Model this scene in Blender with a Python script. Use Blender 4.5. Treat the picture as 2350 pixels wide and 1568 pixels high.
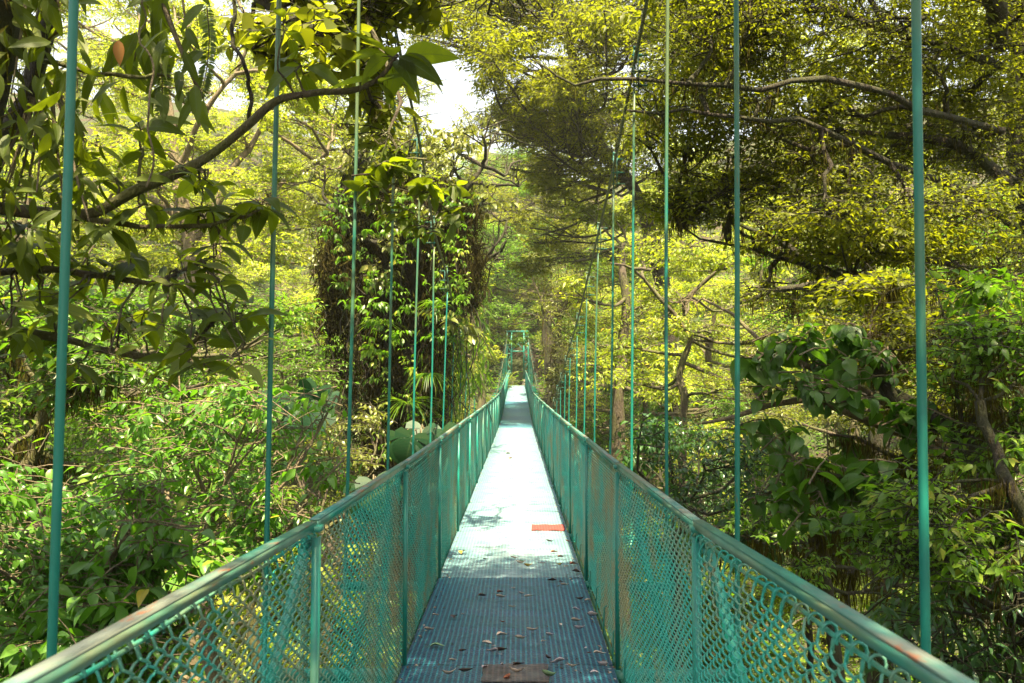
import bpy, math, random
import numpy as np
from mathutils import Matrix, Vector, Euler
R = math.radians
rng = np.random.default_rng(11); random.seed(11)
S = bpy.context.scene
for o in list(bpy.data.objects): bpy.data.objects.remove(o)

# ------------------------------------------------------------------ camera
CZ = 10.0
F = 1976.0                                   # focal length in units of a 2350 px wide frame
PITCH, YAW = R(2.26), R(0.377)
cd = bpy.data.cameras.new("camera"); cam = bpy.data.objects.new("camera", cd); S.collection.objects.link(cam)
cam.location = (0, 0, CZ); cam.rotation_euler = (R(90) + PITCH, 0, YAW)
cd.sensor_width = 36; cd.lens = F / 2350 * 36; cd.clip_start = .05; cd.clip_end = 3000
cd.dof.use_dof = True; cd.dof.focus_distance = 9; cd.dof.aperture_fstop = 9
S.camera = cam
CM = Euler((R(90) + PITCH, 0, YAW)).to_matrix()
# ------------------------------------------------------------------ sky, sun, exposure
SUN_DIR = Vector((.045, -.38, .92)).normalized()       # towards the sun
SUN_EL = math.asin(SUN_DIR.z); SUN_ROT = math.atan2(SUN_DIR.x, SUN_DIR.y)
W = bpy.data.worlds.new("World"); S.world = W; W.use_nodes = True
wn = W.node_tree; bg = wn.nodes["Background"]
sky = wn.nodes.new("ShaderNodeTexSky"); sky.sky_type = 'NISHITA'; sky.sun_disc = False
sky.sun_elevation = SUN_EL; sky.sun_rotation = SUN_ROT; sky.air_density = 1.3; sky.dust_density = 3.5; sky.ozone_density = 1.0
hs = wn.nodes.new("ShaderNodeHueSaturation"); hs.inputs['Saturation'].default_value = .50; hs.inputs['Value'].default_value = 1.25   # thin white cloud
wn.links.new(sky.outputs[0], hs.inputs['Color']); wn.links.new(hs.outputs[0], bg.inputs[0]); bg.inputs[1].default_value = .052
sl = bpy.data.lights.new("sun", 'SUN'); sl.energy = 5.0; sl.angle = R(.5); sl.color = (1, .84, .53)
so = bpy.data.objects.new("sun", sl); S.collection.objects.link(so)
so.rotation_euler = SUN_DIR.to_track_quat('Z', 'Y').to_euler()
S.view_settings.view_transform = 'Standard'; S.view_settings.look = 'None'
S.view_settings.exposure = 2.6; S.view_settings.gamma = 1
S.cycles.max_bounces = 7; S.cycles.diffuse_bounces = 4; S.cycles.glossy_bounces = 2
S.cycles.transmission_bounces = 4; S.cycles.transparent_max_bounces = 4
S.cycles.sample_clamp_indirect = 6; S.cycles.sample_clamp_direct = 0
S.cycles.use_denoising = True

# ------------------------------------------------------------------ small helpers
def at(X, Y, d):
    """point at distance d along the bridge that is measured at (X, Y) in the 2350 x 1568 photograph"""
    v = CM @ Vector(((X - 1175) / F, (784 - Y) / F, -1.0))
    v = v * (d / v.y)
    return np.array((v.x, v.y, v.z + CZ))
def link(o, parent=None):
    S.collection.objects.link(o)
    if parent is not None: o.parent = parent
    return o
def tag(o, label=None, cat=None, group=None, kind=None):
    if label: o["label"] = label
    if cat: o["category"] = cat
    if group: o["group"] = group
    if kind: o["kind"] = kind
    return o
def empty(name, loc=(0, 0, 0)):
    o = bpy.data.objects.new(name, None); o.location = loc; o.empty_display_size = .2
    return link(o)
def mesh_np(name, V, T, smooth=False, attrs=None, n=3):
    """V (k,3), T (m,n) -> mesh"""
    me = bpy.data.meshes.new(name)
    V = np.asarray(V, np.float32); T = np.asarray(T, np.int32)
    me.vertices.add(len(V)); me.vertices.foreach_set("co", V.ravel())
    me.loops.add(T.size); me.loops.foreach_set("vertex_index", T.ravel())
    me.polygons.add(len(T)); me.polygons.foreach_set("loop_start", np.arange(0, T.size, n, dtype=np.int32))
    try: me.polygons.foreach_set("loop_total", np.full(len(T), n, np.int32))
    except Exception: pass
    if smooth: me.polygons.foreach_set("use_smooth", np.ones(len(T), bool))
    for k, a in (attrs or {}).items():
        a = np.asarray(a, np.float32)
        at_ = me.attributes.new(k, 'FLOAT' if a.ndim == 1 else 'FLOAT2', 'POINT')
        at_.data.foreach_set("value" if a.ndim == 1 else "vector", a.ravel())
    me.update(calc_edges=True); me.validate()
    return me
def obj(name, me, mat, parent=None, loc=(0, 0, 0), rot=(0, 0, 0)):
    o = bpy.data.objects.new(name, me)
    if mat and not me.materials: me.materials.append(mat)
    o.location = loc; o.rotation_euler = rot
    return link(o, parent)
class MB:
    """collects quads"""
    def __init__(s): s.V = []; s.Q = []; s.n = 0
    def add(s, V, Q):
        s.V.append(np.asarray(V, float)); s.Q.append(np.asarray(Q, int) + s.n); s.n += len(V)
    def box(s, c, size, rot=None):
        x, y, z = [a / 2 for a in size]
        V = np.array([(i, j, k) for i in (-x, x) for j in (-y, y) for k in (-z, z)], float)
        if rot is not None: V = V @ np.array(rot).T
        s.add(V + np.array(c), [(0, 1, 3, 2), (4, 6, 7, 5), (0, 4, 5, 1), (2, 3, 7, 6), (0, 2, 6, 4), (1, 5, 7, 3)])
        return s
    def beam(s, a, b, w, h, up=(0, 0, 1)):
        a = np.array(a, float); b = np.array(b, float); d = b - a; L = np.linalg.norm(d); d /= L
        u = np.array(up, float); r = np.cross(d, u); r /= np.linalg.norm(r); u = np.cross(r, d)
        s.box((a + b) / 2, (w, L, h), np.stack([r, d, u], 1)); return s
    def tube(s, P, rad, k=8, cap=True):
        P = np.asarray(P, float); n = len(P); rad = np.broadcast_to(np.asarray(rad, float), (n,))
        T = np.gradient(P, axis=0); T /= np.linalg.norm(T, axis=1)[:, None] + 1e-12
        ref = np.array((0, 0, 1.)) if abs(T[:, 2]).mean() < .8 else np.array((1., 0, 0))
        A = np.cross(T, ref); A /= np.linalg.norm(A, axis=1)[:, None] + 1e-12; B = np.cross(T, A)
        th = np.arange(k) / k * 2 * np.pi
        V = P[:, None] + rad[:, None, None] * (np.cos(th)[None, :, None] * A[:, None] + np.sin(th)[None, :, None] * B[:, None])
        i = np.arange(n - 1)[:, None] * k; j = np.arange(k)[None]; j2 = (j + 1) % k
        Q = np.stack([i + j, i + j2, i + k + j2, i + k + j], -1).reshape(-1, 4)
        s.add(V.reshape(-1, 3), Q)
        if cap and k >= 4:
            e = []
            for b0 in (0, (n - 1) * k):
                for q in range(0, k - 2, 2): e.append((b0, b0 + q + 1, b0 + q + 2, b0 + (q + 3) % k if q + 3 < k else b0))
            e = [x for x in e if len(set(x)) == 4]
            if e: s.Q.append(np.array(e) + s.n - n * k)
        return s
    def build(s, name, mat, parent=None, smooth=False, loc=(0, 0, 0), rot=(0, 0, 0), bevel=0):
        me = mesh_np(name, np.concatenate(s.V), np.concatenate(s.Q), smooth, n=4)
        o = obj(name, me, mat, parent, loc, rot)
        if bevel:
            b = o.modifiers.new("b", 'BEVEL'); b.width = bevel; b.segments = 2; b.limit_method = 'ANGLE'
        return o
def spline(P, n):
    P = np.asarray(P, float); m = len(P)
    if m == 2: t = np.linspace(0, 1, n)[:, None]; return P[0] * (1 - t) + P[1] * t
    Q = np.concatenate([[2 * P[0] - P[1]], P, [2 * P[-1] - P[-2]]])
    u = np.linspace(0, m - 1 - 1e-6, n); i = u.astype(int); t = (u - i)[:, None]
    a, b, c, d = Q[i], Q[i + 1], Q[i + 2], Q[i + 3]
    return .5 * (2 * b + (c - a) * t + (2 * a - 5 * b + 4 * c - d) * t * t + (3 * b - 3 * c + d - a) * t ** 3)
def nrm(a): return a / (np.linalg.norm(a, axis=-1, keepdims=True) + 1e-9)

# ------------------------------------------------------------------ materials
def newmat(name):
    m = bpy.data.materials.new(name); m.use_nodes = True; nt = m.node_tree
    return m, nt, nt.nodes["Principled BSDF"], nt.nodes["Material Output"]
def N(nt, typ, **kw):
    n = nt.nodes.new(typ)
    for k, v in kw.items():
        if isinstance(v, bpy.types.NodeSocket): nt.links.new(v, n.inputs[k.replace('_', ' ')])
        elif k in n.inputs.keys() or k.replace('_', ' ') in n.inputs.keys(): n.inputs[k.replace('_', ' ')].default_value = v
        else: setattr(n, k, v)
    return n
def M(nt, op, a, b=0.0, c=None):
    n = nt.nodes.new("ShaderNodeMath"); n.operation = op
    for i, v in enumerate((a, b, c)):
        if v is None: continue
        if isinstance(v, bpy.types.NodeSocket): nt.links.new(v, n.inputs[i])
        else: n.inputs[i].default_value = v
    return n.outputs[0]
def ramp(nt, fac, stops, interp='LINEAR'):
    n = nt.nodes.new("ShaderNodeValToRGB"); n.color_ramp.interpolation = interp
    e = n.color_ramp.elements
    while len(e) < len(stops): e.new(.5)
    for x, (p, c) in zip(e, stops): x.position = p; x.color = (*c, 1) if len(c) == 3 else c
    nt.links.new(fac, n.inputs[0]); return n.outputs[0]
def mix(nt, f, a, b):
    n = nt.nodes.new("ShaderNodeMix"); n.data_type = 'RGBA'
    for i, v in ((0, f), (6, a), (7, b)):
        if isinstance(v, bpy.types.NodeSocket): nt.links.new(v, n.inputs[i])
        else: n.inputs[i].default_value = v if i == 0 else (*v, 1)
    return n.outputs[2]
def objco(nt, scale=(1, 1, 1)):
    t = nt.nodes.new("ShaderNodeTexCoord"); mp = nt.nodes.new("ShaderNodeMapping")
    nt.links.new(t.outputs['Object'], mp.inputs[0]); mp.inputs['Scale'].default_value = scale
    return mp.outputs[0]
def noise(nt, vec, sc, det=4, rough=.6):
    n = nt.nodes.new("ShaderNodeTexNoise"); n.inputs['Scale'].default_value = sc; n.inputs['Detail'].default_value = det
    n.inputs['Roughness'].default_value = rough
    if vec is not None: nt.links.new(vec, n.inputs['Vector'])
    return n.outputs['Fac']
def objrand(nt): return nt.nodes.new("ShaderNodeObjectInfo").outputs['Random']
def bump(nt, bs, h, strength=.3, dist=.01):
    b = nt.nodes.new("ShaderNodeBump"); b.inputs['Strength'].default_value = strength; b.inputs['Distance'].default_value = dist
    nt.links.new(h, b.inputs['Height']); nt.links.new(b.outputs[0], bs.inputs['Normal'])

def paint_mat(name, teal, faded, rust, w_fade=.5, w_rust=.62, scale=(1, 1, 1), rough=.42, sc=6, top_fade=0.0):
    m, nt, bs, _ = newmat(name)
    co = objco(nt, scale)
    add = nt.nodes.new("ShaderNodeVectorMath"); add.operation = 'ADD'; nt.links.new(co, add.inputs[0])
    comb = nt.nodes.new("ShaderNodeCombineXYZ"); r = M(nt, 'MULTIPLY', objrand(nt), 37.0)
    nt.links.new(r, comb.inputs[0]); nt.links.new(r, comb.inputs[2]); nt.links.new(comb.outputs[0], add.inputs[1])
    v = add.outputs[0]
    n1 = noise(nt, v, sc, 5); n2 = noise(nt, v, sc * 5.3, 4); n3 = noise(nt, v, sc * .35, 2)
    f = M(nt, 'ADD', M(nt, 'MULTIPLY', n1, .6), M(nt, 'MULTIPLY', n3, .4))
    if top_fade:   # the faded colour spreads further towards the top of the rod
        tc = nt.nodes.new('ShaderNodeTexCoord'); sz = nt.nodes.new('ShaderNodeSeparateXYZ'); nt.links.new(tc.outputs['Object'], sz.inputs[0])
        f = M(nt, 'ADD', f, M(nt, 'MULTIPLY', M(nt, 'SUBTRACT', sz.outputs[2], 2.2), top_fade))
    fa = ramp(nt, f, [(w_fade - .06, (0, 0, 0)), (w_fade + .09, (1, 1, 1))])
    c = mix(nt, fa, teal, faded)
    c = mix(nt, M(nt, 'MULTIPLY', n2, .35), c, tuple(x * .45 for x in teal))
    ru = ramp(nt, M(nt, 'ADD', M(nt, 'MULTIPLY', n2, .45), M(nt, 'MULTIPLY', n1, .55)), [(w_rust - .02, (0, 0, 0)), (w_rust + .03, (1, 1, 1))])
    c = mix(nt, ru, c, rust)
    nt.links.new(c, bs.inputs['Base Color'])
    nt.links.new(M(nt, 'ADD', M(nt, 'MULTIPLY', n2, .3), rough - .12), bs.inputs['Roughness'])
    bump(nt, bs, n2, .25, .002)
    return m
TEAL, FADE, RUST = (.005, .19, .15), (.12, .18, .09), (.20, .075, .03)
m_hanger = paint_mat("hanger paint", (.004, .155, .12), (.095, .135, .05), (.16, .11, .03), .56, .62, (1, 1, .22), .42, 5, top_fade=.075)
m_frame = paint_mat("frame paint", (.006, .19, .15), (.13, .22, .15), RUST, .56, .66, (1, 1, .6), .4, 5)
m_rail = paint_mat("worn rail", (.015, .17, .14), (.17, .18, .15), (.22, .095, .05), .49, .585, (1, .35, 1), .45, 9)
m_flange = paint_mat("worn rail edge", (.006, .20, .16), (.15, .17, .10), (.22, .10, .04), .47, .60, (1, .3, 1), .4, 7)
m_dark = paint_mat("dark clamp paint", (.006, .10, .08), (.05, .08, .04), (.08, .04, .02), .5, .6, (1, 1, 1), .5, 9)
m_wire = paint_mat("wire paint", (.020, .30, .24), (.20, .19, .09), (.16, .09, .04), .515, .63, (1, 1, 1), .38, 4)
m_cable = None
def cable_mat():
    m, nt, bs, _ = newmat("steel rope")
    co = nt.nodes.new("ShaderNodeTexCoord")
    sp = nt.nodes.new("ShaderNodeSeparateXYZ"); nt.links.new(co.outputs['Object'], sp.inputs[0])
    w = M(nt, 'SINE', M(nt, 'ADD', M(nt, 'MULTIPLY', sp.outputs[1], 150), M(nt, 'MULTIPLY', sp.outputs[0], 170)))
    n = noise(nt, co.outputs['Object'], 3, 4)
    c = mix(nt, n, (.06, .07, .035), (.17, .16, .10))
    c = mix(nt, M(nt, 'MULTIPLY', M(nt, 'ADD', w, 1.0), .28), c, (.03, .035, .02))
    nt.links.new(c, bs.inputs['Base Color']); bs.inputs['Roughness'].default_value = .5; bs.inputs['Metallic'].default_value = .3
    bump(nt, bs, w, .8, .003); return m
m_cable = cable_mat()

def deck_mat(name, lite, dark, rough=.35, worn=.3, band=.7):
    m, nt, bs, _ = newmat(name)
    tc = nt.nodes.new("ShaderNodeTexCoord"); sp = nt.nodes.new("ShaderNodeSeparateXYZ")
    nt.links.new(tc.outputs['Object'], sp.inputs[0]); x, y = sp.outputs[0], sp.outputs[1]
    px = M(nt, 'FRACT', M(nt, 'DIVIDE', M(nt, 'ADD', x, 5.0), .028))
    wav = M(nt, 'SINE', M(nt, 'MULTIPLY', px, 2 * math.pi))
    py = M(nt, 'FRACT', M(nt, 'DIVIDE', M(nt, 'ADD', M(nt, 'ADD', y, 5.0), M(nt, 'MULTIPLY', wav, .005)), .025))
    inband = M(nt, 'GREATER_THAN', px, .34)
    slot = M(nt, 'LESS_THAN', py, .55)
    hole = M(nt, 'MULTIPLY', inband, slot)
    n1 = noise(nt, tc.outputs['Object'], 2.2, 5); n2 = noise(nt, tc.outputs['Object'], 30, 4)
    base = mix(nt, n1, lite, tuple(a * .55 for a in lite))
    base = mix(nt, M(nt, 'MULTIPLY', n2, .4), base, tuple(.5 * a + .05 for a in lite))
    base = mix(nt, M(nt, 'MULTIPLY', inband, band), base, dark)
    c = mix(nt, M(nt, 'MULTIPLY', hole, .92), base, tuple(a * .3 for a in dark))
    wear = M(nt, 'MULTIPLY', M(nt, 'SUBTRACT', 1.0, M(nt, 'MULTIPLY', M(nt, 'ABSOLUTE', M(nt, 'ADD', x, .05)), 1.9)), ramp(nt, noise(nt, tc.outputs['Object'], 3.5, 6, .7), [(.38, (0, 0, 0)), (.62, (1, 1, 1))]))
    c = mix(nt, M(nt, 'MULTIPLY', wear, worn * .8), c, (.42, .50, .52))
    ob = M(nt, 'MULTIPLY', objrand(nt), .3)
    c = mix(nt, ob, c, tuple(.7 * a + .05 for a in lite))
    nt.links.new(c, bs.inputs['Base Color'])
    nt.links.new(M(nt, 'ADD', M(nt, 'MULTIPLY', n2, .25), rough - .1), bs.inputs['Roughness'])
    bs.inputs['Specular IOR Level'].default_value = .5
    h = M(nt, 'SUBTRACT', 1.0, hole)
    h = M(nt, 'ADD', h, M(nt, 'MULTIPLY', M(nt, 'SINE', M(nt, 'MULTIPLY', py, 2 * math.pi)), .3))
    bump(nt, bs, h, .5, .004); return m
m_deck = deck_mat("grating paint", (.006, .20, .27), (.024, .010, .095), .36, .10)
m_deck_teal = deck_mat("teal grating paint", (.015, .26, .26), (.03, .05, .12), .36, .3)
m_deck_worn_sun = deck_mat("worn grating paint with painted sunlight", (.13, .33, .36), (.10, .12, .19), .40, .8, .5)  # worn paint, with the brightness of the sunlit stretch put into the colour
m_patch_brown = deck_mat("brown grating", (.10, .05, .035), (.05, .025, .02), .6)
m_patch_red = deck_mat("red grating", (.30, .03, .02), (.20, .02, .015), .7, 0)

def bark_mat(name, bark, bark2, moss, amount=.5, sc=3):
    m, nt, bs, _ = newmat(name)
    co = objco(nt, (1, 1, .35))
    n1 = noise(nt, co, sc, 6, .7); n2 = noise(nt, co, sc * 6, 5, .7)
    c = mix(nt, n2, bark, bark2)
    mo = ramp(nt, n1, [(1 - amount - .1, (0, 0, 0)), (1 - amount + .1, (1, 1, 1))])
    c = mix(nt, mo, c, moss)
    nt.links.new(c, bs.inputs['Base Color']); bs.inputs['Roughness'].default_value = .85
    bump(nt, bs, M(nt, 'ADD', n2, M(nt, 'MULTIPLY', n1, 1.5)), 1.0, .05); return m
m_bark = bark_mat("mossy bark", (.035, .025, .016), (.10, .075, .05), (.07, .075, .015), .48)
m_bark_pale = bark_mat("pale twig bark", (.10, .075, .045), (.22, .17, .10), (.10, .10, .03), .4, 5)
m_bark_dark = bark_mat("dark wet bark", (.012, .008, .005), (.045, .03, .018), (.030, .034, .006), .5, 5)
m_concrete = bark_mat("stained concrete", (.13, .11, .09), (.26, .24, .2), (.06, .07, .03), .35, 4)

def leaf_mat(name, cols, trans, rough=.38, tw=.42, veins=0.0, spec=.5, back=None):
    m, nt, bs, out = newmat(name)
    a = nt.nodes.new("ShaderNodeAttribute"); a.attribute_name = "rnd"
    r = a.outputs['Fac']
    k = len(cols)
    c = ramp(nt, r, [(i / (k - 1), col) for i, col in enumerate(cols)])
    t = ramp(nt, r, [(i / (k - 1), tuple(min(1, tr * (.55 + .9 * sum(col) / sum(cols[k // 2]) * .5)) for tr in trans)) for i, col in enumerate(cols)])
    if veins:
        u = nt.nodes.new("ShaderNodeAttribute"); u.attribute_name = "leaf_uv"
        sp = nt.nodes.new("ShaderNodeSeparateXYZ"); nt.links.new(u.outputs['Vector'], sp.inputs[0])
        ax = M(nt, 'ABSOLUTE', sp.outputs[0])
        mid = M(nt, 'LESS_THAN', ax, .05)
        vv = M(nt, 'FRACT', M(nt, 'MULTIPLY', M(nt, 'SUBTRACT', sp.outputs[1], M(nt, 'MULTIPLY', ax, .22)), 9.0))
        side = M(nt, 'MULTIPLY', M(nt, 'LESS_THAN', vv, .10), .5)
        f = M(nt, 'MULTIPLY', M(nt, 'MAXIMUM', mid, side), veins)
        c = mix(nt, f, c, (.16, .22, .07)); t = mix(nt, f, t, tuple(x * .45 for x in trans))
        co = nt.nodes.new("ShaderNodeTexCoord")
        sp2 = ramp(nt, noise(nt, co.outputs['Object'], 45, 3), [(.66, (0, 0, 0)), (.72, (1, 1, 1))])
        c = mix(nt, M(nt, 'MULTIPLY', sp2, .6), c, (.12, .08, .03))
        bump(nt, bs, M(nt, 'ADD', vv, M(nt, 'MULTIPLY', mid, -2.0)), .25, .004)
    nt.links.new(c, bs.inputs['Base Color']); bs.inputs['Roughness'].default_value = rough
    bs.inputs['Specular IOR Level'].default_value = spec
    tl = nt.nodes.new("ShaderNodeBsdfTranslucent"); nt.links.new(t, tl.inputs[0])
    ms = nt.nodes.new("ShaderNodeMixShader"); ms.inputs[0].default_value = tw
    nt.links.new(bs.outputs[0], ms.inputs[1]); nt.links.new(tl.outputs[0], ms.inputs[2])
    nt.links.new(ms.outputs[0], out.inputs[0]); return m
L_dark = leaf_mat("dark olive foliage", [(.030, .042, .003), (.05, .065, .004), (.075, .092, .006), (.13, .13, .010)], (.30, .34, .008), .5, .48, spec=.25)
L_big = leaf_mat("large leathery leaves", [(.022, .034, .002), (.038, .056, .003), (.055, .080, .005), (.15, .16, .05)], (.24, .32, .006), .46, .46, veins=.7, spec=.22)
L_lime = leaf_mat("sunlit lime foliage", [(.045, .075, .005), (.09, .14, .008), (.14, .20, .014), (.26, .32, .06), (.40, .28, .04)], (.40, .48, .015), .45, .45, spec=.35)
L_mid = leaf_mat("mid green bush leaves", [(.030, .065, .008), (.050, .10, .012), (.075, .14, .016), (.13, .20, .02), (.28, .24, .03)], (.17, .38, .010), .36, .40, spec=.3)
L_mid_v = leaf_mat("mid green veined leaves", [(.028, .080, .010), (.045, .125, .014), (.070, .17, .018), (.12, .23, .025), (.32, .24, .03)], (.16, .42, .012), .34, .38, veins=.45, spec=.38)
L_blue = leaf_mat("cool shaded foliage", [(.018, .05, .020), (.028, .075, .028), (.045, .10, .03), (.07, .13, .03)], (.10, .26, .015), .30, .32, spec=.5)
L_vine = leaf_mat("pale vine leaves", [(.05, .07, .010), (.09, .11, .018), (.14, .16, .035), (.22, .22, .07)], (.28, .32, .02), .36, .36, spec=.5)
L_broad = leaf_mat("broad bright leaves", [(.02, .06, .006), (.03, .085, .008), (.045, .11, .010), (.12, .18, .05)], (.12, .28, .008), .38, .42, veins=.6, spec=.4)
L_strap = leaf_mat("strap leaves", [(.02, .055, .006), (.04, .09, .008), (.09, .15, .012)], (.20, .36, .012), .4, .42, spec=.4)
L_fern = leaf_mat("fern fronds", [(.03, .06, .006), (.05, .09, .008), (.09, .12, .012)], (.22, .30, .012), .45, .4)
L_moss = leaf_mat("hanging moss", [(.025, .018, .004), (.04, .032, .006), (.06, .055, .008), (.09, .09, .010)], (.10, .09, .010), .9, .3, spec=.1)
L_root = leaf_mat("hanging rootlets", [(.010, .008, .003), (.020, .016, .005), (.036, .030, .007), (.07, .065, .010)], (.06, .05, .008), .9, .25, spec=.1)
L_dead = leaf_mat("dead leaves", [(.07, .035, .02), (.18, .11, .07), (.38, .28, .20), (.55, .45, .36)], (.20, .12, .05), .6, .2, spec=.3)
L_orange = leaf_mat("old orange leaf", [(.30, .12, .03), (.35, .17, .04)], (.4, .16, .02), .4, .35, veins=.5)

# ------------------------------------------------------------------ leaves
def leaf_tpl(nseg, w=.4, fold=.25, droop=.25, tip=1.6, belly=.42):
    """leaf of length 1 along +x, width w across y, normal +z -> verts, tris, uv"""
    if nseg <= 1:
        b = belly
        V = [(0, 0, 0), (b, -w / 2, fold * w / 2), (b, w / 2, fold * w / 2), (1, 0, -droop)]
        return np.array(V), np.array([(0, 1, 3), (0, 3, 2)]), np.array([(0, 0), (-1, b), (1, b), (0, 1)], float)
    ts = np.linspace(0, 1, nseg + 1); V = []; U = []; T = []
    for t in ts:
        q = t ** .8
        wd = w / 2 * (math.sin(math.pi * min(1, q)) ** .8 if t < .98 else 0) * (1 - .35 * max(0, t - belly) * tip / 1.6)
        z = -droop * t * t; x = t * (1 - .25 * droop * t)
        for s in (-1, 0, 1):
            V.append((x, s * wd, z + fold * abs(s) * wd)); U.append((s, t))
    for i in range(nseg):
        a = i * 3
        for s in (0, 1):
            p, q, r_, s_ = a + s, a + s + 1, a + s + 4, a + s + 3
            if i == 0: T.append((a + 1, r_, s_))
            elif i == nseg - 1: T.append((p, q, a + 4))
            else: T += [(p, q, r_), (p, r_, s_)]
    return np.array(V), np.array(T), np.array(U, float)
def place(tpl, P, D, Nn, sc, rnd=None):
    """instances of a template; D = long axis, Nn = approx normal"""
    V, T, U = tpl; D = nrm(D); Y = nrm(np.cross(Nn, D)); Z = np.cross(D, Y)
    sc = np.broadcast_to(np.asarray(sc, float), (len(P),))
    W_ = P[:, None] + sc[:, None, None] * (V[None, :, 0:1] * D[:, None] + V[None, :, 1:2] * Y[:, None] + V[None, :, 2:3] * Z[:, None])
    n, k = len(P), len(V)
    TT = (T[None] + (np.arange(n) * k)[:, None, None]).reshape(-1, 3)
    rnd = rng.random(n) if rnd is None else rnd
    return W_.reshape(-1, 3), TT, np.repeat(rnd, k), np.tile(U, (n, 1))
def join(parts):
    V, T, A, U = [], [], [], []; n = 0
    for v, t, a, u in parts: V.append(v); T.append(t + n); A.append(a); U.append(u); n += len(v)
    return np.concatenate(V), np.concatenate(T), np.concatenate(A), np.concatenate(U)
def leaf_obj(name, parts, mat, parent, smooth=False, origin=None):
    V, T, A, U = join(parts)
    if origin is not None: V = V - np.array(origin)
    me = mesh_np(name, V, T, smooth, {"rnd": A, "leaf_uv": U})
    return obj(name, me, mat, parent)
# template kinds: (list of templates)
T_far = [leaf_tpl(1, .42, .3, .15), leaf_tpl(1, .36, -.2, .3)]
T_mid = [leaf_tpl(3, .42, .35, .30), leaf_tpl(3, .38, .25, .10), leaf_tpl(3, .46, .3, .45)]
T_big = [leaf_tpl(7, .42, .22, .30), leaf_tpl(7, .36, .40, .08), leaf_tpl(7, .46, .16, .55)]
T_oval = [leaf_tpl(6, .55, .22, .2), leaf_tpl(6, .50, .3, .05)]
T_broad = [leaf_tpl(7, .70, .22, .35), leaf_tpl(7, .62, .3, .5)]
T_narrow = [leaf_tpl(3, .26, .3, .4), leaf_tpl(3, .22, .2, .6)]
T_strap = [leaf_tpl(8, .07, .5, .75), leaf_tpl(8, .06, .5, 1.1)]
T_moss = [leaf_tpl(1, .09, .6, .0, belly=.25), leaf_tpl(1, .05, .6, .1, belly=.3)]

def sample_pad(c, r, n, shell=.45):
    u = nrm(rng.normal(size=(n, 3))); t = rng.random(n) ** (1 / (2.2 + 4 * shell))
    return np.array(c) + u * t[:, None] * np.array(r), u
def open_air(P):
    """keeps the air round the bridge free, and the gap in the canopy that lets the sun reach the deck"""
    x, y, z = P[:, 0], P[:, 1], P[:, 2]
    D = CZ - np.interp(y, [0, 5, 25, 30, 40, 58], [1.4, 1.5, 1.6, 1.58, 1.24, .68])
    near = (np.abs(x + .05) < 1.9) & (y > -2) & (y < 63) & (z > D - 1.2) & (z < D + np.where(y > 54, 2.5, np.where(y > 16, 4.6, 2.2)))
    h = z - D; sx = x - SUN_DIR.x / SUN_DIR.z * h; sy = y - SUN_DIR.y / SUN_DIR.z * h
    sun = (np.abs(sx + .05) < .95) & (h > 0) & (((sy > 8.2) & (sy < 27.5)) | ((sy > 41) & (sy < 44.5)) | ((sy > 50) & (sy < 57))) & (rng.random(len(x)) < .96)
    return ~(near | sun)
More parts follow.
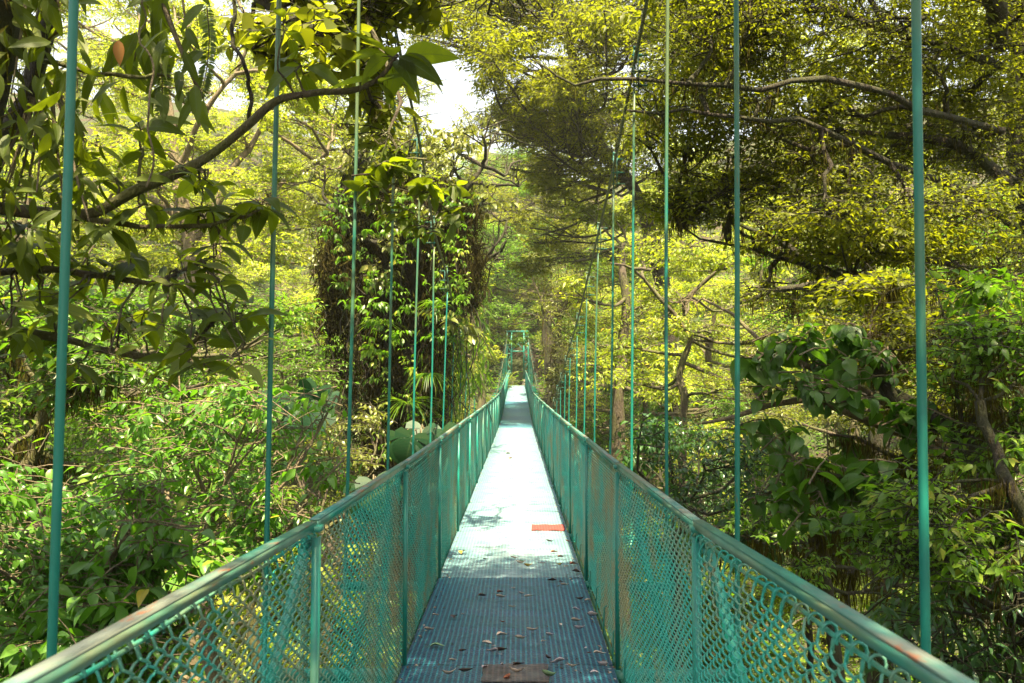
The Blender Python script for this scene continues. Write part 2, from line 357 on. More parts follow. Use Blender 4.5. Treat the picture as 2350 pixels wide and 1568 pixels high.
def foliage(pads, size, tpls, per=8, cover=1.2, tw_len=4.5, droop=.3, flat=.6, far=None, twig_r=.05, updir=.0, maxn=60000, clump=.0, clear=True):
    """pads [(centre, radii)] -> leaf parts, twig MB. size = leaf length (m). sprays: a twig with alternate leaves and a terminal tuft"""
    parts = []; tw = MB(); ac = {i: [] for i in range(len(tpls))}
    segsP0, segsP1 = [], []
    for c, r in pads:
        r = np.asarray(r, float)
        area = math.pi * math.sqrt((r[0] * r[1]) * .5 + .5 * r[0] * r[2]) ** 2
        n = int(cover * area / (size * size * .30 * per)) + 2
        n = min(n, maxn)
        tip, u = sample_pad(c, r, n)
        ok = open_air(tip) if clear else np.ones(n, bool)
        tip, u = tip[ok], u[ok]; n = len(tip)
        if n < 2: continue
        if clump: # pull into knots so that gaps open between them
            k = max(3, int(n / 14)); cc, _ = sample_pad(c, r, k); j = rng.integers(0, k, n)
            tip = tip * (1 - clump) + cc[j] * clump
        d = u * np.array((1, 1, .45 * (1 - flat) + .1)) + rng.normal(size=(n, 3)) * (.35, .35, .16)
        d[:, 2] += updir; d = nrm(d)
        ps_ = rng.choice([.72, .9, 1.0, 1.15, 1.45]); L = size * tw_len * rng.uniform(.6, 1.2, n)
        base = tip - d * L[:, None] + np.array((0, 0, -.06)) * L[:, None]
        segsP0.append(base); segsP1.append(tip)
        side = nrm(np.cross(d, np.array((0, 0, 1.)) + rng.normal(size=(n, 3)) * .25))
        for k in range(per):
            t = (k + .6) / per
            t = t ** .75
            P = base * (1 - t) + tip * t
            s = (1 if k % 2 else -1)
            if k >= per - 2: D = d * 1.0 + side * s * .45
            else: D = d * .55 + side * s
            D = nrm(D) + rng.normal(size=(n, 3)) * .28; D[:, 2] -= droop * rng.uniform(.2, 1.4, n)
            Nn = np.array((0, 0, 1.)) + rng.normal(size=(n, 3)) * .38
            sc = size * ps_ * rng.uniform(.6, 1.15, n) * (1 if k < per - 3 else .85)
            ti = rng.integers(0, len(tpls), n)
            for i in range(len(tpls)):
                mk = ti == i
                if mk.any(): ac[i].append((P[mk], D[mk], Nn[mk], sc[mk]))
    for i, l in ac.items():
        if l:
            P, D, Nn, sc = [np.concatenate([q[j] for q in l]) for j in range(4)]
            # neighbouring leaves share a tone, single ones stray
            tone = .5 + .22 * np.sin(P[:, 0] * 1.9 + P[:, 2] * 2.3 + 1) + .22 * np.sin(P[:, 1] * 1.3 - P[:, 2] * 3.1)
            rn = np.clip(tone * .55 + rng.random(len(P)) * .5, 0, .93); rn = np.where(rng.random(len(P)) < .012, 1.0, rn)
            parts.append(place(tpls[i], P, D, Nn, sc, rn))
    A = np.concatenate(segsP0); B = np.concatenate(segsP1)
    return parts, (A, B, size * twig_r)
def twigs(mb, A, B, r, k=3):
    n = len(A); d = nrm(B - A); a = nrm(np.cross(d, (0.1, .2, 1.))); b = np.cross(d, a)
    mid = (A + B) / 2 + np.array((0, 0, 1.)) * np.linalg.norm(B - A, axis=1)[:, None] * .06
    th = np.arange(k) / k * 2 * np.pi
    ring = np.cos(th)[None, :, None] * a[:, None] + np.sin(th)[None, :, None] * b[:, None]
    V = np.concatenate([A[:, None] + ring * r, mid[:, None] + ring * r * .8, B[:, None] + ring * r * .4], 1)
    q = []
    for s in range(2):
        for j in range(k): q.append((s * k + j, s * k + (j + 1) % k, (s + 1) * k + (j + 1) % k, (s + 1) * k + j))
    Q = np.array(q)[None] + (np.arange(n) * 3 * k)[:, None, None]
    mb.add(V.reshape(-1, 3), Q.reshape(-1, 4))
def wobble(P, amp):
    P = P.copy(); n = len(P)
    for f in (1.3, 3.1, 6.3):
        ph = rng.uniform(0, 6.28, 3); t = np.linspace(0, 1, n)
        P += amp / f * np.stack([np.sin(t * f * 6.28 + p) for p in ph], 1) * np.minimum(1, t * 4)[:, None]
    return P
def limb(mb, pts, r0, r1, n=None, amp=None, k=7):
    L = sum(np.linalg.norm(np.array(b) - np.array(a)) for a, b in zip(pts, pts[1:]))
    n = n or max(6, int(L / .35)); P = spline(pts, n); P = wobble(P, (amp if amp is not None else L * .02))
    rad = np.linspace(r0, r1, n) * (1 + .18 * np.sin(np.linspace(0, rng.uniform(5, 12) * 3, n) + rng.uniform(0, 6)) * rng.uniform(.3, 1))
    mb.tube(P, rad, k); return P
def strands(lines, n, size=(.08, .3), spread=.06, tpls=T_moss, out=.15):
    """hanging moss / roots under polylines"""
    P = np.concatenate([l[rng.integers(0, len(l) - 1, n)] + rng.random((n, 1)) * 0 for l in lines])
    P = np.concatenate([(lambda i, t: l[i] * (1 - t) + l[i + 1] * t)(rng.integers(0, len(l) - 1, n), rng.random((n, 1))) for l in lines])
    m = len(P); P = P + rng.normal(size=(m, 3)) * spread
    D = np.tile((0, 0, -1.), (m, 1)) + rng.normal(size=(m, 3)) * out
    h = m // 2; sc = rng.uniform(size[0], size[1], m) * rng.uniform(.4, 1, m)
    Nn = rng.normal(size=(m, 3)) * (1, 1, .1)
    return [place(tpls[0], P[:h], D[:h], Nn[:h], sc[:h]), place(tpls[1], P[h:], D[h:], Nn[h:], sc[h:])]

def passes(P):
    """True where a line of points keeps clear of the walkway"""
    x, y, z = P[:, 0], P[:, 1], P[:, 2]; D = CZ - np.interp(y, [0, 5, 25, 30, 40, 58], [1.4, 1.5, 1.6, 1.58, 1.24, .68])
    return not ((np.abs(x) < 1.6) & (y > -2) & (y < 62) & (z > D - 1.0) & (z < D + np.where(y > 16, 3.6, 2.0))).any()
def tree(name, label, cat, trunk, tr, pads, size, tpls, leafm, limbs=(), barkm=None, group=None, br=.035, moss=0, mossm=None, kw=None, moss_kw=None, crown_name="crown"):
    """trunk: points; pads: [(centre, radii)]; limbs: [(pts, r0, r1)]; branches run from the nearest trunk or limb point to each pad"""
    barkm = barkm or m_bark
    root = empty(name, tuple(float(v) for v in trunk[0])); tag(root, label, cat, group)
    o = np.array(trunk[0], float)
    wood = MB(); lines = []
    tp = limb(wood, trunk, tr[0], tr[1], k=9, amp=.12); lines.append(tp)
    # root flare
    for q in range(5):
        a = q * 1.26 + rng.random(); s = np.array((math.cos(a), math.sin(a), 0))
        wood.tube(spline([o + np.array((0, 0, tr[0] * 3)), o + s * tr[0] * .9 + np.array((0, 0, tr[0])), o + s * tr[0] * 2.6 - np.array((0, 0, .1))], 6), np.linspace(tr[0] * .5, tr[0] * .2, 6), 6)
    bm = MB(); allp = [tp]; has = False
    for pts, r0, r1 in limbs:
        allp.append(limb(bm, pts, r0, r1)); has = True
    heads = np.concatenate([p[len(p) // 3:] if i == 0 else p for i, p in enumerate(allp)])
    bl = []; clear = (kw or {}).get('clear', True)
    for c, r in pads:
        c = np.asarray(c, float)
        dist = np.linalg.norm(heads - c, axis=1) + np.maximum(0, heads[:, 2] - c[2] - .2) * .8
        s = heads[np.argmin(dist)]
        e = c + rng.normal(size=3) * np.array(r) * .25
        mid = s * .5 + e * .5 + np.array((0, 0, -.08 * np.linalg.norm(e - s))) + rng.normal(size=3) * .06 * np.linalg.norm(e - s)
        if clear and not passes(spline([s, mid, e], 12)): continue
        rr = br * (.6 + .25 * np.linalg.norm(r)) 
        bl.append(limb(bm, [s, mid, e], rr, rr * .45, amp=.05)); has = True
        for q in range(6):   # secondaries inside the pad
            t, _ = sample_pad(c, r, 1); j = rng.integers(len(bl[-1]) // 2, len(bl[-1])); p0 = bl[-1][j]
            m2 = (p0 + t[0]) / 2 + rng.normal(size=3) * .1 * np.array(r)
            if clear and not passes(spline([p0, m2, t[0]], 6)): continue
            limb(bm, [p0, m2, t[0]], rr * .42, rr * .12, n=6, amp=.03, k=5)
    kw = kw or {}
    parts, tg = foliage(pads, size, tpls, **kw)
    twigs(bm, *tg)
    for mb in (wood, bm): mb.V = [v - o for v in mb.V]
    wood.build("trunk", barkm, root, True)
    if has: bm.build("branch_work", barkm, root, True)
    leaf_obj(crown_name, parts, leafm, root, smooth=len(tpls[0][0]) > 6, origin=o)
    if moss:
        mk = dict(size=(.1, .45), spread=.05); mk.update(moss_kw or {})
        leaf_obj("hanging_moss", strands(allp + bl if moss_kw is None or not moss_kw.get('x') else allp, moss, **{k: v for k, v in mk.items() if k != 'x'}), mossm or L_moss, root, origin=o)
    return root
def box_pads(X0, Y0, X1, Y1, d0, d1, n, r, jit=.35):
    """n pads spread over that part of the view between distances d0 and d1; r = radii"""
    out = []
    nx = max(1, int(round(math.sqrt(n * (X1 - X0) / max(1, (Y1 - Y0)))))); ny = max(1, int(math.ceil(n / nx)))
    for j in range(ny):
        for i in range(nx):
            X = X0 + (i + .5 + random.uniform(-jit, jit)) / nx * (X1 - X0)
            Y = Y0 + (j + .5 + random.uniform(-jit, jit)) / ny * (Y1 - Y0)
            d = random.uniform(d0, d1); k = random.uniform(.75, 1.25)
            out.append((at(X, Y, d), tuple(a * k for a in r)))
    return out
def copy_tree(o, parent=None):
    c = o.copy(); link(c, None); c.parent = parent
    for ch in list(o.children): copy_tree(ch, c)
    return c
# ------------------------------------------------------------------ ground
def sstep(a, b, x): t = np.clip((x - a) / (b - a), 0, 1); return t * t * (3 - 2 * t)
def ground_z(x, y):
    x = np.asarray(x, float); y = np.asarray(y, float)
    z = 1.0 + 8.3 * sstep(44, 62, y) + 7.4 * (1 - sstep(-4, 9, y))
    z = z + (9.0 - np.minimum(z, 9.0)) * .0
    ax = np.abs(x - 1)
    z = z + 16 * sstep(7, 42, ax) * (1 - .4 * sstep(50, 70, y)) + 60 * sstep(40, 300, ax)
    z = z + sstep(64, 105, y) * 24 + 30 * sstep(120, 500, y)
    z = z + 3.5 * sstep(63, 67, y) * (1 - sstep(3, 8, np.abs(x + .5)))
    z = z + .35 * np.sin(x * .9 + 1.3) * np.cos(y * .7) * sstep(2, 5, ax) + .15 * np.sin(x * 2.7) * np.sin(y * 2.1 + 1) * sstep(2, 5, ax)
    return z
def axis(fine, step, far):
    a = list(np.arange(-fine, fine + .01, step)); e = fine; s = step
    while e < far: s *= 1.35; e += s; a = [-e] + a + [e]
    return np.array(a)
gx = axis(50, 1.1, 900); gy = axis(75, 1.1, 900) + 30
GX, GY = np.meshgrid(gx, gy, indexing='ij'); GZ = ground_z(GX, GY)
nx_, ny_ = GX.shape; I = np.arange(nx_ - 1)[:, None] * ny_ + np.arange(ny_ - 1)[None]
Q = np.stack([I, I + ny_, I + ny_ + 1, I + 1], -1).reshape(-1, 4)
m_ground, nt, bs, _ = newmat("forest soil")
co = objco(nt); n1 = noise(nt, co, .6, 6); n2 = noise(nt, co, 6, 6, .7)
c = mix(nt, n2, (.018, .012, .006), (.05, .032, .018)); c = mix(nt, ramp(nt, n1, [(.40, (0, 0, 0)), (.55, (1, 1, 1))]), c, (.025, .036, .006))
nt.links.new(c, bs.inputs['Base Color']); bs.inputs['Roughness'].default_value = .95; bump(nt, bs, n2, .8, .05)
g = obj("ground", mesh_np("ground", np.stack([GX, GY, GZ], -1).reshape(-1, 3), Q, True, n=4), m_ground); tag(g, "brown forest floor of the ravine under the bridge", kind="structure")

# ------------------------------------------------------------------ the bridge
YS = [-3, 0, 2.5, 4.5, 8.5, 12, 18, 25, 30, 35, 40, 46, 52, 58.5, 62]
HS = [1.20, 1.355, 1.455, 1.49, 1.525, 1.55, 1.58, 1.60, 1.585, 1.46, 1.24, 1.02, .84, .68, .62]
def deck_z(y):
    P = spline(np.stack([YS, HS], 1), 400); return CZ - np.interp(y, P[:, 0], P[:, 1])
XL, XR = -.590, .490            # deck edges
RL, RR = -.590, .520            # railings
bridge = empty("suspension_bridge", (0, -1.5, float(deck_z(-1.5))))
B0 = np.array(bridge.location)
tag(bridge, "narrow teal suspension footbridge with chain link sides and hanging rods crossing the ravine", "bridge")
def L2(p): return tuple(np.asarray(p, float) - B0)
# deck panel: one buckled grating sheet with turned-down edges
wx = np.linspace(XL, XR, 34); wy = np.linspace(-.994, .994, 90)
PX, PY = np.meshgrid(wx, wy, indexing='ij')
uu = (PX - XL) / (XR - XL) * math.pi
PZ = .0035 * np.sin(PY * 14 + .8 * np.sin(PX * 4)) * np.sin(uu) + .003 * np.sin(PY * 31 + PX * 3) * np.sin(uu) ** 2 + .002 * np.sin(PX * 17 + PY * 3)
def sheet(z_off, pz): return np.stack([PX, PY, pz + z_off], -1).reshape(-1, 3)
n0, n1_ = PX.shape; I = np.arange(n0 - 1)[:, None] * n1_ + np.arange(n1_ - 1)[None]
Q = np.stack([I, I + n1_, I + n1_ + 1, I + 1], -1).reshape(-1, 4)
mb = MB(); mb.add(sheet(0, PZ), Q)
for k in (0, n0 - 1):
    e = np.stack([PX[k], PY[k], PZ[k]], 1); f = e.copy(); f[:, 2] = -.035
    i = np.arange(n1_ - 1); mb.add(np.concatenate([e, f]), np.stack([i, i + 1, i + 1 + n1_, i + n1_], 1))
for k in (0, n1_ - 1):
    e = np.stack([PX[:, k], PY[:, k], PZ[:, k]], 1); f = e.copy(); f[:, 2] = -.03
    i = np.arange(n0 - 1); mb.add(np.concatenate([e, f]), np.stack([i, i + 1, i + 1 + n0, i + n0], 1))
mb.box((XL + .1, 0, -.05), (.04, 1.98, .04)); mb.box((XR - .1, 0, -.05), (.04, 1.98, .04)); mb.box((-.05, 0, -.05), (.04, 1.98, .04))
deck_me = mesh_np("deck_panel", np.concatenate(mb.V), np.concatenate(mb.Q), False, n=4); deck_me.materials.append(m_deck)
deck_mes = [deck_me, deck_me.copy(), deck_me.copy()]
for i, m_ in enumerate((m_deck, m_deck_teal, m_deck_worn_sun)): deck_mes[i].materials.clear(); deck_mes[i].materials.append(m_)
def patch(mat, x0, x1, y0, y1, parent):
    mb = MB(); a = np.linspace(x0, x1, 14); b = np.linspace(y0, y1, 8); A, B_ = np.meshgrid(a, b, indexing='ij')
    Z = .012 + .003 * np.sin(A * 40) * np.sin(B_ * 30)
    A2 = A + .004 * np.sin(B_ * 130) * (np.abs(A - (x0 + x1) / 2) > (x1 - x0) * .46); B2 = B_ + .004 * np.sin(A * 110)
    n, m_ = A.shape; I = np.arange(n - 1)[:, None] * m_ + np.arange(m_ - 1)[None]
    top = np.stack([A2, B2, Z], -1).reshape(-1, 3); bot = top - (0, 0, .008)
    q = np.stack([I, I + m_, I + m_ + 1, I + 1], -1).reshape(-1, 4)
    mb.add(top, q)
    edge = [i * m_ for i in range(n)] + [(n - 1) * m_ + j for j in range(1, m_)] + [i * m_ + m_ - 1 for i in range(n - 2, -1, -1)] + [j for j in range(m_ - 2, 0, -1)]
    V = np.concatenate([top[edge], bot[edge]]); k = len(edge)
    mb.add(V, [(i, (i + 1) % k, (i + 1) % k + k, i + k) for i in range(k)])
    return mb.build("grating_patch", mat, parent, False)
# chain-link panel, shared by every bay: wires run up and down in zigzag and interlock
def chain_mesh(sgn):
    H0, H1, p, h = -.02, .955, .0334, .038; mb = MB(); nz = int((H1 - H0) / h * 2)
    for j in range(60):
        y0 = -1 + j * p
        K = nz * 3; i = np.arange(K + 1); t = i / 3.0
        tri = 2 * np.abs((t / 2 + (.5 if j % 2 else 0)) % 1 - .5)
        y = y0 + p * (.5 + (tri - .5) * 1.08); z = H0 + (H1 - H0) * i / K
        xx = .007 * np.sin(np.pi * (t + (1 if j % 2 else 0))) + .012 * np.sin(y * 3 + 2) * np.sin((z - H0) * 3.1)
        y = y + .006 * np.sin(z * 7 + j * .6)
        P = np.stack([xx, y, z], 1)
        # the end hooks over the tension wire
        a = np.linspace(-1.2, 3.6, 9); hk = np.stack([.012 * np.cos(a) * sgn, np.full(9, P[-1, 1]) + np.linspace(0, .006, 9), .985 + .014 * np.sin(a)], 1)
        P = np.concatenate([P, hk]); mb.tube(P, .0028, 4, False)
    ty = np.linspace(-1, 1, 12); mb.tube(np.stack([0 * ty, ty, .985 + .004 * np.sin(ty * 9)], 1), .0042, 6, False)
    mb.tube(np.stack([0 * ty, ty, -.012 + 0 * ty], 1), .004, 5, False)
    me = mesh_np("chain_link", np.concatenate(mb.V), np.concatenate(mb.Q), True, n=4); me.materials.append(m_wire); return me
chain_me = {-1: chain_mesh(-1), 1: chain_mesh(1)}
# top rail: angle iron; post: angle iron with a cap tab
def angle_me(name, L, w, t, sgn, mat):
    mb = MB(); mb.box((0, 0, -t / 2), (w, L, t)); mb.box((-sgn * (w / 2 - t / 2 - .001), 0, -.020 / 2 - t - .0005), (t, L, .020))
    me = mesh_np(name, np.concatenate(mb.V), np.concatenate(mb.Q), False, n=4); me.materials.append(mat); me.materials.append(m_flange)
    for pl in list(me.polygons)[6:]: pl.material_index = 1
    return me
rail_me = {s: angle_me("top_rail", 1.985, .027, .005, s, m_rail) for s in (-1, 1)}
def post_me(s):
    mb = MB(); mb.box((0, 0, .475), (.020, .005, 1.03)); mb.box((-s * .008, .0175, .475), (.004, .029, 1.03))
    mb.box((s * .002, .004, 1.016), (.040, .05, .016)); mb.box((0, 0, -.05), (.06, .05, .06))
    # flat raking strut from the crossbeam to the rail
    mb.beam((s * .30, .10, -.06), (s * .042, .10, .98), .034, .006, (0, 1, 0)); mb.box((s * .030, .05, .97), (.02, .12, .02))
    me = mesh_np("railing_post", np.concatenate(mb.V), np.concatenate(mb.Q), False, n=4); me.materials.append(m_frame); return me
posts = {s: post_me(s) for s in (-1, 1)}
beam_me = (lambda mb: (mesh_np("crossbeam", np.concatenate(mb.V), np.concatenate(mb.Q), False, n=4)))(MB().box((-.09, 0, -.085), (2.56, .05, .05)).box((-.09, 0, -.114), (2.4, .08, .006)))
beam_me.materials.append(m_frame)
# edge rods that tie the foot of the mesh to the deck
def rods_me(s):
    mb = MB()
    for y in (-.75, -.25, .25, .75):
        x = (XL - .028) if s < 0 else (XR + .028)
        mb.tube([(x, y, -.10), (x, y, .0), (x + s * .004, y, .10), (x + s * .022, y, .115)], .005, 5)
    mb.tube([((XL - .04 if s < 0 else XR + .04), -1, -.07), ((XL - .04 if s < 0 else XR + .04), 1, -.07)], .011, 6)
    me = mesh_np("edge_rod", np.concatenate(mb.V), np.concatenate(mb.Q), True, n=4); me.materials.append(m_frame); return me
rod_me = {s: rods_me(s) for s in (-1, 1)}
def put(name, me, loc, rot=(0, 0, 0)):
    o = bpy.data.objects.new(name, me); o.location = L2(loc); o.rotation_euler = rot; return link(o, bridge)
decks = []
for k in range(30):
    y = -.5 + 2 * k; za, zb = deck_z(y - 1), deck_z(y + 1); sl_ = math.atan2(zb - za, 2)
    o = put("deck_panel", deck_mes[0 if k <= 3 else (2 if k < 14 or k > 20 else (1 if k % 2 else 0))], (0, y, (za + zb) / 2), (sl_, 0, random.uniform(-.002, .002))); decks.append(o)  # panel colours partly paint in sun: pale where lit, blue and teal where shaded
    for s, X in ((-1, RL), (1, RR)):
        sag = random.uniform(-.008, .008); lean = random.uniform(-.012, .012)
        put("chain_link", chain_me[s], (X + s * .016, y, (za + zb) / 2), (sl_, lean, random.uniform(-.006, .006)))
        put("top_rail", rail_me[s], (X, y, (za + zb) / 2 + 1.04 + sag * .3), (sl_ + sag * .4, 0, random.uniform(-.005, .005)))
        put("edge_rod", rod_me[s], (0, y, (za + zb) / 2), (sl_, 0, 0))
for k in range(31):
    y = -1.5 + 2 * k + .0
    for s, X in ((-1, RL), (1, RR)): put("railing_post", posts[s], (X - s * .006, y - .01, deck_z(y)), (0, random.uniform(-.006, .006), 0))
    put("crossbeam", beam_me, (0, y + .1, deck_z(y)))
patch(m_patch_brown, -.175, .155, .72, .975, decks[2]).location = (0, .0, 0)
patch(m_patch_red, .14, .47, -.98, -.66, decks[5])
# main cables, measured at the clamps of both sides
cabL = [(-1.20, -4.5, -6.9), (-1.19, 2.3, -5.25), (-1.185, 4.34, -4.6), (-1.18, 6.34, -3.95)]
for (X, Y, d) in [(908, 72, 8.34), (965, 340, 10.34), (996, 526, 12.34), (1026.6, 635.7, 14.34), (1042.8, 716.6, 16.34), (1057.7, 781.3, 18.34), (1071, 825.8, 20.34), (1079, 862, 22.34), (1089, 894.6, 24.34), (1095, 923, 26.34)]:
    p = at(X, Y, d); cabL.append((p[0], d, CZ - p[2]))
cabR = [(1.10, -4.5, -6.6), (1.12, 2.3, -4.75), (1.125, 4.34, -4.2), (1.13, 6.34, -3.6)]
for (X, Y, d) in [(1455, 150, 8.34), (1408, 385, 10.34), (1372, 540, 12.34), (1346, 650, 14.34), (1324, 740, 16.34), (1308, 794, 18.34), (1297, 834, 20.34), (1286, 872, 22.34), (1278, 899, 24.34), (1270, 926, 26.34)]:
    p = at(X, Y, d); cabR.append((p[0], d, CZ - p[2]))
for c_, s in ((cabL, -1), (cabR, 1)):
    c_ += [(s * 1.06, 28.3, 1.14), (s * 1.04, 30.4, 1.30), (s * 1.0, 33, 1.30), (s * .96, 37, 1.0), (s * .9, 43, .25), (s * .82, 50, -.95), (s * .72, 57, -2.3), (s * .68, 61, -3.05)]
cab_fn = {}
for c_, s in ((cabL, -1), (cabR, 1)):
    P = np.array([(x, y, CZ - h) for x, y, h in c_]); Pd = spline(P, 420)
    cab_fn[s] = Pd
    MB().tube(Pd - B0, .0165, 8).build("main_cable", m_cable, bridge, True)
def clamp_me(s):
    mb = MB()
    mb.box((-.021, 0, -.04), (.008, .045, .46)); mb.box((.021, 0, -.04), (.008, .045, .46)); mb.box((0, 0, .17), (.05, .06, .02))
    for z in (.10, -.06, -.20):
        mb.tube([(-s * .04, 0, z), (s * .115, 0, z)], .009, 6); mb.tube([(s * .03, 0, z), (s * .05, 0, z)], .017, 6)
    me = mesh_np("clamp", np.concatenate(mb.V), np.concatenate(mb.Q), False, n=4); me.materials.append(m_dark); return me
clamps = {s: clamp_me(s) for s in (-1, 1)}
for n in range(-1, 29):
    y = 2.34 + 2 * n
    if y > 58: break
    for s in (-1, 1):
        Pd = cab_fn[s]; cx = np.interp(y, Pd[:, 1], Pd[:, 0]); cz = np.interp(y, Pd[:, 1], Pd[:, 2])
        xb = -1.265 if s < 0 else 1.088
        if y > 27: xb = cx
        zb = deck_z(y) - .12
        if cz - zb < .25: continue
        r_ = .0128 if y < 30 else .012
        o0 = np.array((xb, y, zb)); ztop = cz - .26 if cz - zb > .7 else cz
        P = spline([(0, 0, 0), ((cx - xb) * .5 + s * .012 * math.sin(n * 2.1), .01, (ztop - zb) * .5), (cx - xb, 0, ztop - zb)], 14)
        h = MB().tube(P, r_, 10).build("hanger_rod", m_hanger, bridge, True, L2(o0))
        if cz - zb > .7:
            c = bpy.data.objects.new("clamp", clamps[s]); c.location = (cx - xb + s * .02, 0, cz - zb); link(c, h)
# far tower: two lattice columns, a cross bar with a brace, concrete footings
ty = 60.6; tz = deck_z(60) ; tw = MB(); tower = MB()
def seg(mb, a, b, w=.07): mb.beam((a[0], ty, tz + a[1]), (b[0], ty, tz + b[1]), w, w, (0, 1, 0))
for s in (-1, 1):
    seg(tower, (s * .43, .35), (s * .43, 3.75), .10); seg(tower, (s * .74, .35), (s * .74, 3.75), .08)
    zz = [.4, 1.0, 1.6, 2.2, 2.8, 3.4]
    for i, (a, b) in enumerate(zip(zz, zz[1:])):
        seg(tower, (s * (.43 if i % 2 else .74), a), (s * (.74 if i % 2 else .43), b), .045); seg(tower, (s * .43, b), (s * .74, b), .04)
seg(tower, (-.43, 2.35), (.43, 2.35), .09); seg(tower, (-.43, 2.95), (.43, 2.95), .06); seg(tower, (-.40, 2.42), (.0, 2.92), .05); seg(tower, (.40, 2.42), (.0, 2.92), .05)
seg(tower, (-.8, 3.75), (.8, 3.75), .12)
tower.V = [v - np.array((0, ty, tz)) for v in tower.V]
tob = tower.build("tower", m_frame, bridge, False, L2((0, ty, tz)))
for s in (-1, 1):
    MB().box((s * .58, 0, -.1), (.52, .6, 1.0)).build("footing", m_concrete, tob, False, bevel=.02)
MB().box((0, 61.4, deck_z(60) - .30), (1.7, 3.4, .5)).build("landing", m_concrete, None)
bpy.data.objects["landing"].parent = bridge; bpy.data.objects["landing"].location = tuple(-B0)
# the near landing and its tower stand behind the camera
nt_ = MB()
for s in (-1, 1): nt_.beam((s * .95, -5, 8.0), (s * 1.16, -5, CZ + 7.0), .14, .14, (0, 1, 0))
nt_.beam((-1.3, -5, CZ + 7.0), (1.3, -5, CZ + 7.0), .14, .14)
nt_.V = [v - B0 for v in nt_.V]; nt_.build("tower", m_frame, bridge)
# path beyond the bridge
pp = spline([(0, 62.8, 0), (.2, 64, 0), (1.4, 66, 0), (4, 67.5, 0), (9, 68.5, 0)], 24); V = []
for i, p in enumerate(pp):
    t = pp[min(i + 1, 23)] - pp[max(i - 1, 0)]; nn = nrm(np.array((t[1], -t[0], 0)))
    for s in np.linspace(-1, 1, 5):
        q = p - nn * s * .8; V.append((q[0], q[1], float(ground_z(q[0], q[1])) + .05 + .1 * (1 - s * s)))
Q = [(i * 5 + j, i * 5 + j + 1, i * 5 + j + 6, i * 5 + j + 5) for i in range(23) for j in range(4)]
tag(obj("path", mesh_np("path", V, Q, True, n=4), m_ground), "earth path bending right beyond the far tower", kind="structure")
# ------------------------------------------------------------------ vegetation
def base_at(X, d, dz=0):
    p = at(X, 800, d); return (p[0], d, float(ground_z(p[0], d)) - .1 + dz)
def P3(*pts): return [at(*p) for p in pts]
K = lambda **k: k
# --- forest on the slopes: four crowns, copied
def forest_proto(name, label, h, r, size, leafm, n, seed):
    global rng
    rng = np.random.default_rng(seed)
    tr_ = [(0, 0, -.3), (.3, .1, h * .35), (-.1, .3, h * .7), (.1, 0, h * .95)]
    pads = []
    for i in range(n):
        a = i * 2.4; q = (i + .5) / n; zz = h * (.42 + .58 * q); rr = r * math.sin(math.pi * (.18 + .72 * q)) * (.45 + .5 * rng.random())
        pads.append(((math.cos(a) * rr, math.sin(a) * rr, zz + rng.uniform(-.5, .5)), (r * .36, r * .36, r * .24)))
    return tree(name, label, "tree", tr_, (.22, .07), pads, size, T_far, leafm, br=.06, kw=K(per=9, cover=1.15, tw_len=3.6, droop=.3, clump=.35, clear=False))
protos = [forest_proto("forest_tree", "x", 13, 4.2, .17, L_lime, 22, 1), forest_proto("forest_tree", "x", 10, 3.6, .15, L_lime, 18, 2),
          forest_proto("forest_tree", "x", 12, 4.0, .17, L_mid, 20, 3), forest_proto("forest_tree", "x", 8, 3.4, .14, L_vine, 15, 4)]
spots = [  # X at 800, distance, prototype, scale, label
 (-150, 34, 2, 1.1, "tall mid-green forest tree at the far left edge of the ravine"),
 (60, 30, 0, 1.0, "sunlit lime forest tree showing between the left hangers, low slope"),
 (250, 38, 1, 1.2, "lime forest tree behind the big-leaved branch on the left"),
 (420, 46, 0, 1.2, "tall backlit yellow-green tree on the upper left slope"),
 (560, 36, 3, 1.2, "pale small-leaved tree beside the second left hanger"),
 (690, 44, 1, 1.2, "bright lime tree left of the mossy vine tree"),
 (790, 55, 0, .9, "far lime tree on the skyline under the white sky, left part"),
 (900, 62, 1, .8, "far tree on the skyline just above the mossy vine tree"),
 (1030, 66, 3, .8, "pale far tree below the sky opening"),
 (1060, 50, 1, .9, "leafy tree left of the far tower overhanging the bridge end"),
 (1180, 74, 2, 1.1, "dark green tree on the bank right behind the far tower"),
 (1345, 54, 1, 1.15, "lime tree right of the far tower"),
 (1400, 42, 3, 1.35, "pale leafed tree on the right bank beyond the last right hangers"),
 (1330, 72, 0, 1.0, "far tall tree to the right of the sky opening"),
 (1510, 50, 0, 1.15, "tall lime tree behind the right cable clamps"),
 (1640, 36, 1, 1.25, "yellow-green tree between the second and third right hangers"),
 (1780, 44, 0, 1.2, "tall backlit tree on the right slope"),
 (1930, 33, 3, 1.3, "pale sunlit tree behind the broad-leaved branch on the right"),
 (2100, 40, 0, 1.15, "lime tree behind the nearest right hanger"),
 (2260, 30, 1, 1.25, "lime tree low on the far right slope"),
 (2450, 36, 2, 1.1, "mid-green forest tree at the far right edge"),
 (150, 52, 0, 1.2, "distant tall tree high on the left slope"),
 (1270, 95, 0, .9, "most distant tree above the path bend"),
 (1080, 84, 2, .6, "distant dark tree on the hill left of the far tower"),
 (900, 30, 2, .8, "small mid-green tree in the gap behind the last left hangers"),
 (1480, 30, 2, .85, "small mid-green tree low beside the third right hanger"),
 (700, 27, 2, .8, "low green tree on the ravine floor left of the bridge"),
 (1620, 26, 1, .75, "low lime tree on the ravine floor right of the bridge")]
for i, (X, d, k, sc, lab) in enumerate(spots):
    first = k not in [q[2] for q in spots[:i]]
    o = protos[k] if first else copy_tree(protos[k])
    o.location = base_at(X, d, -.3); o.rotation_euler = (0, 0, i * 2.1); o.scale = (sc,) * 3
    tag(o, lab, "tree", "forest trees on the slopes of the ravine")
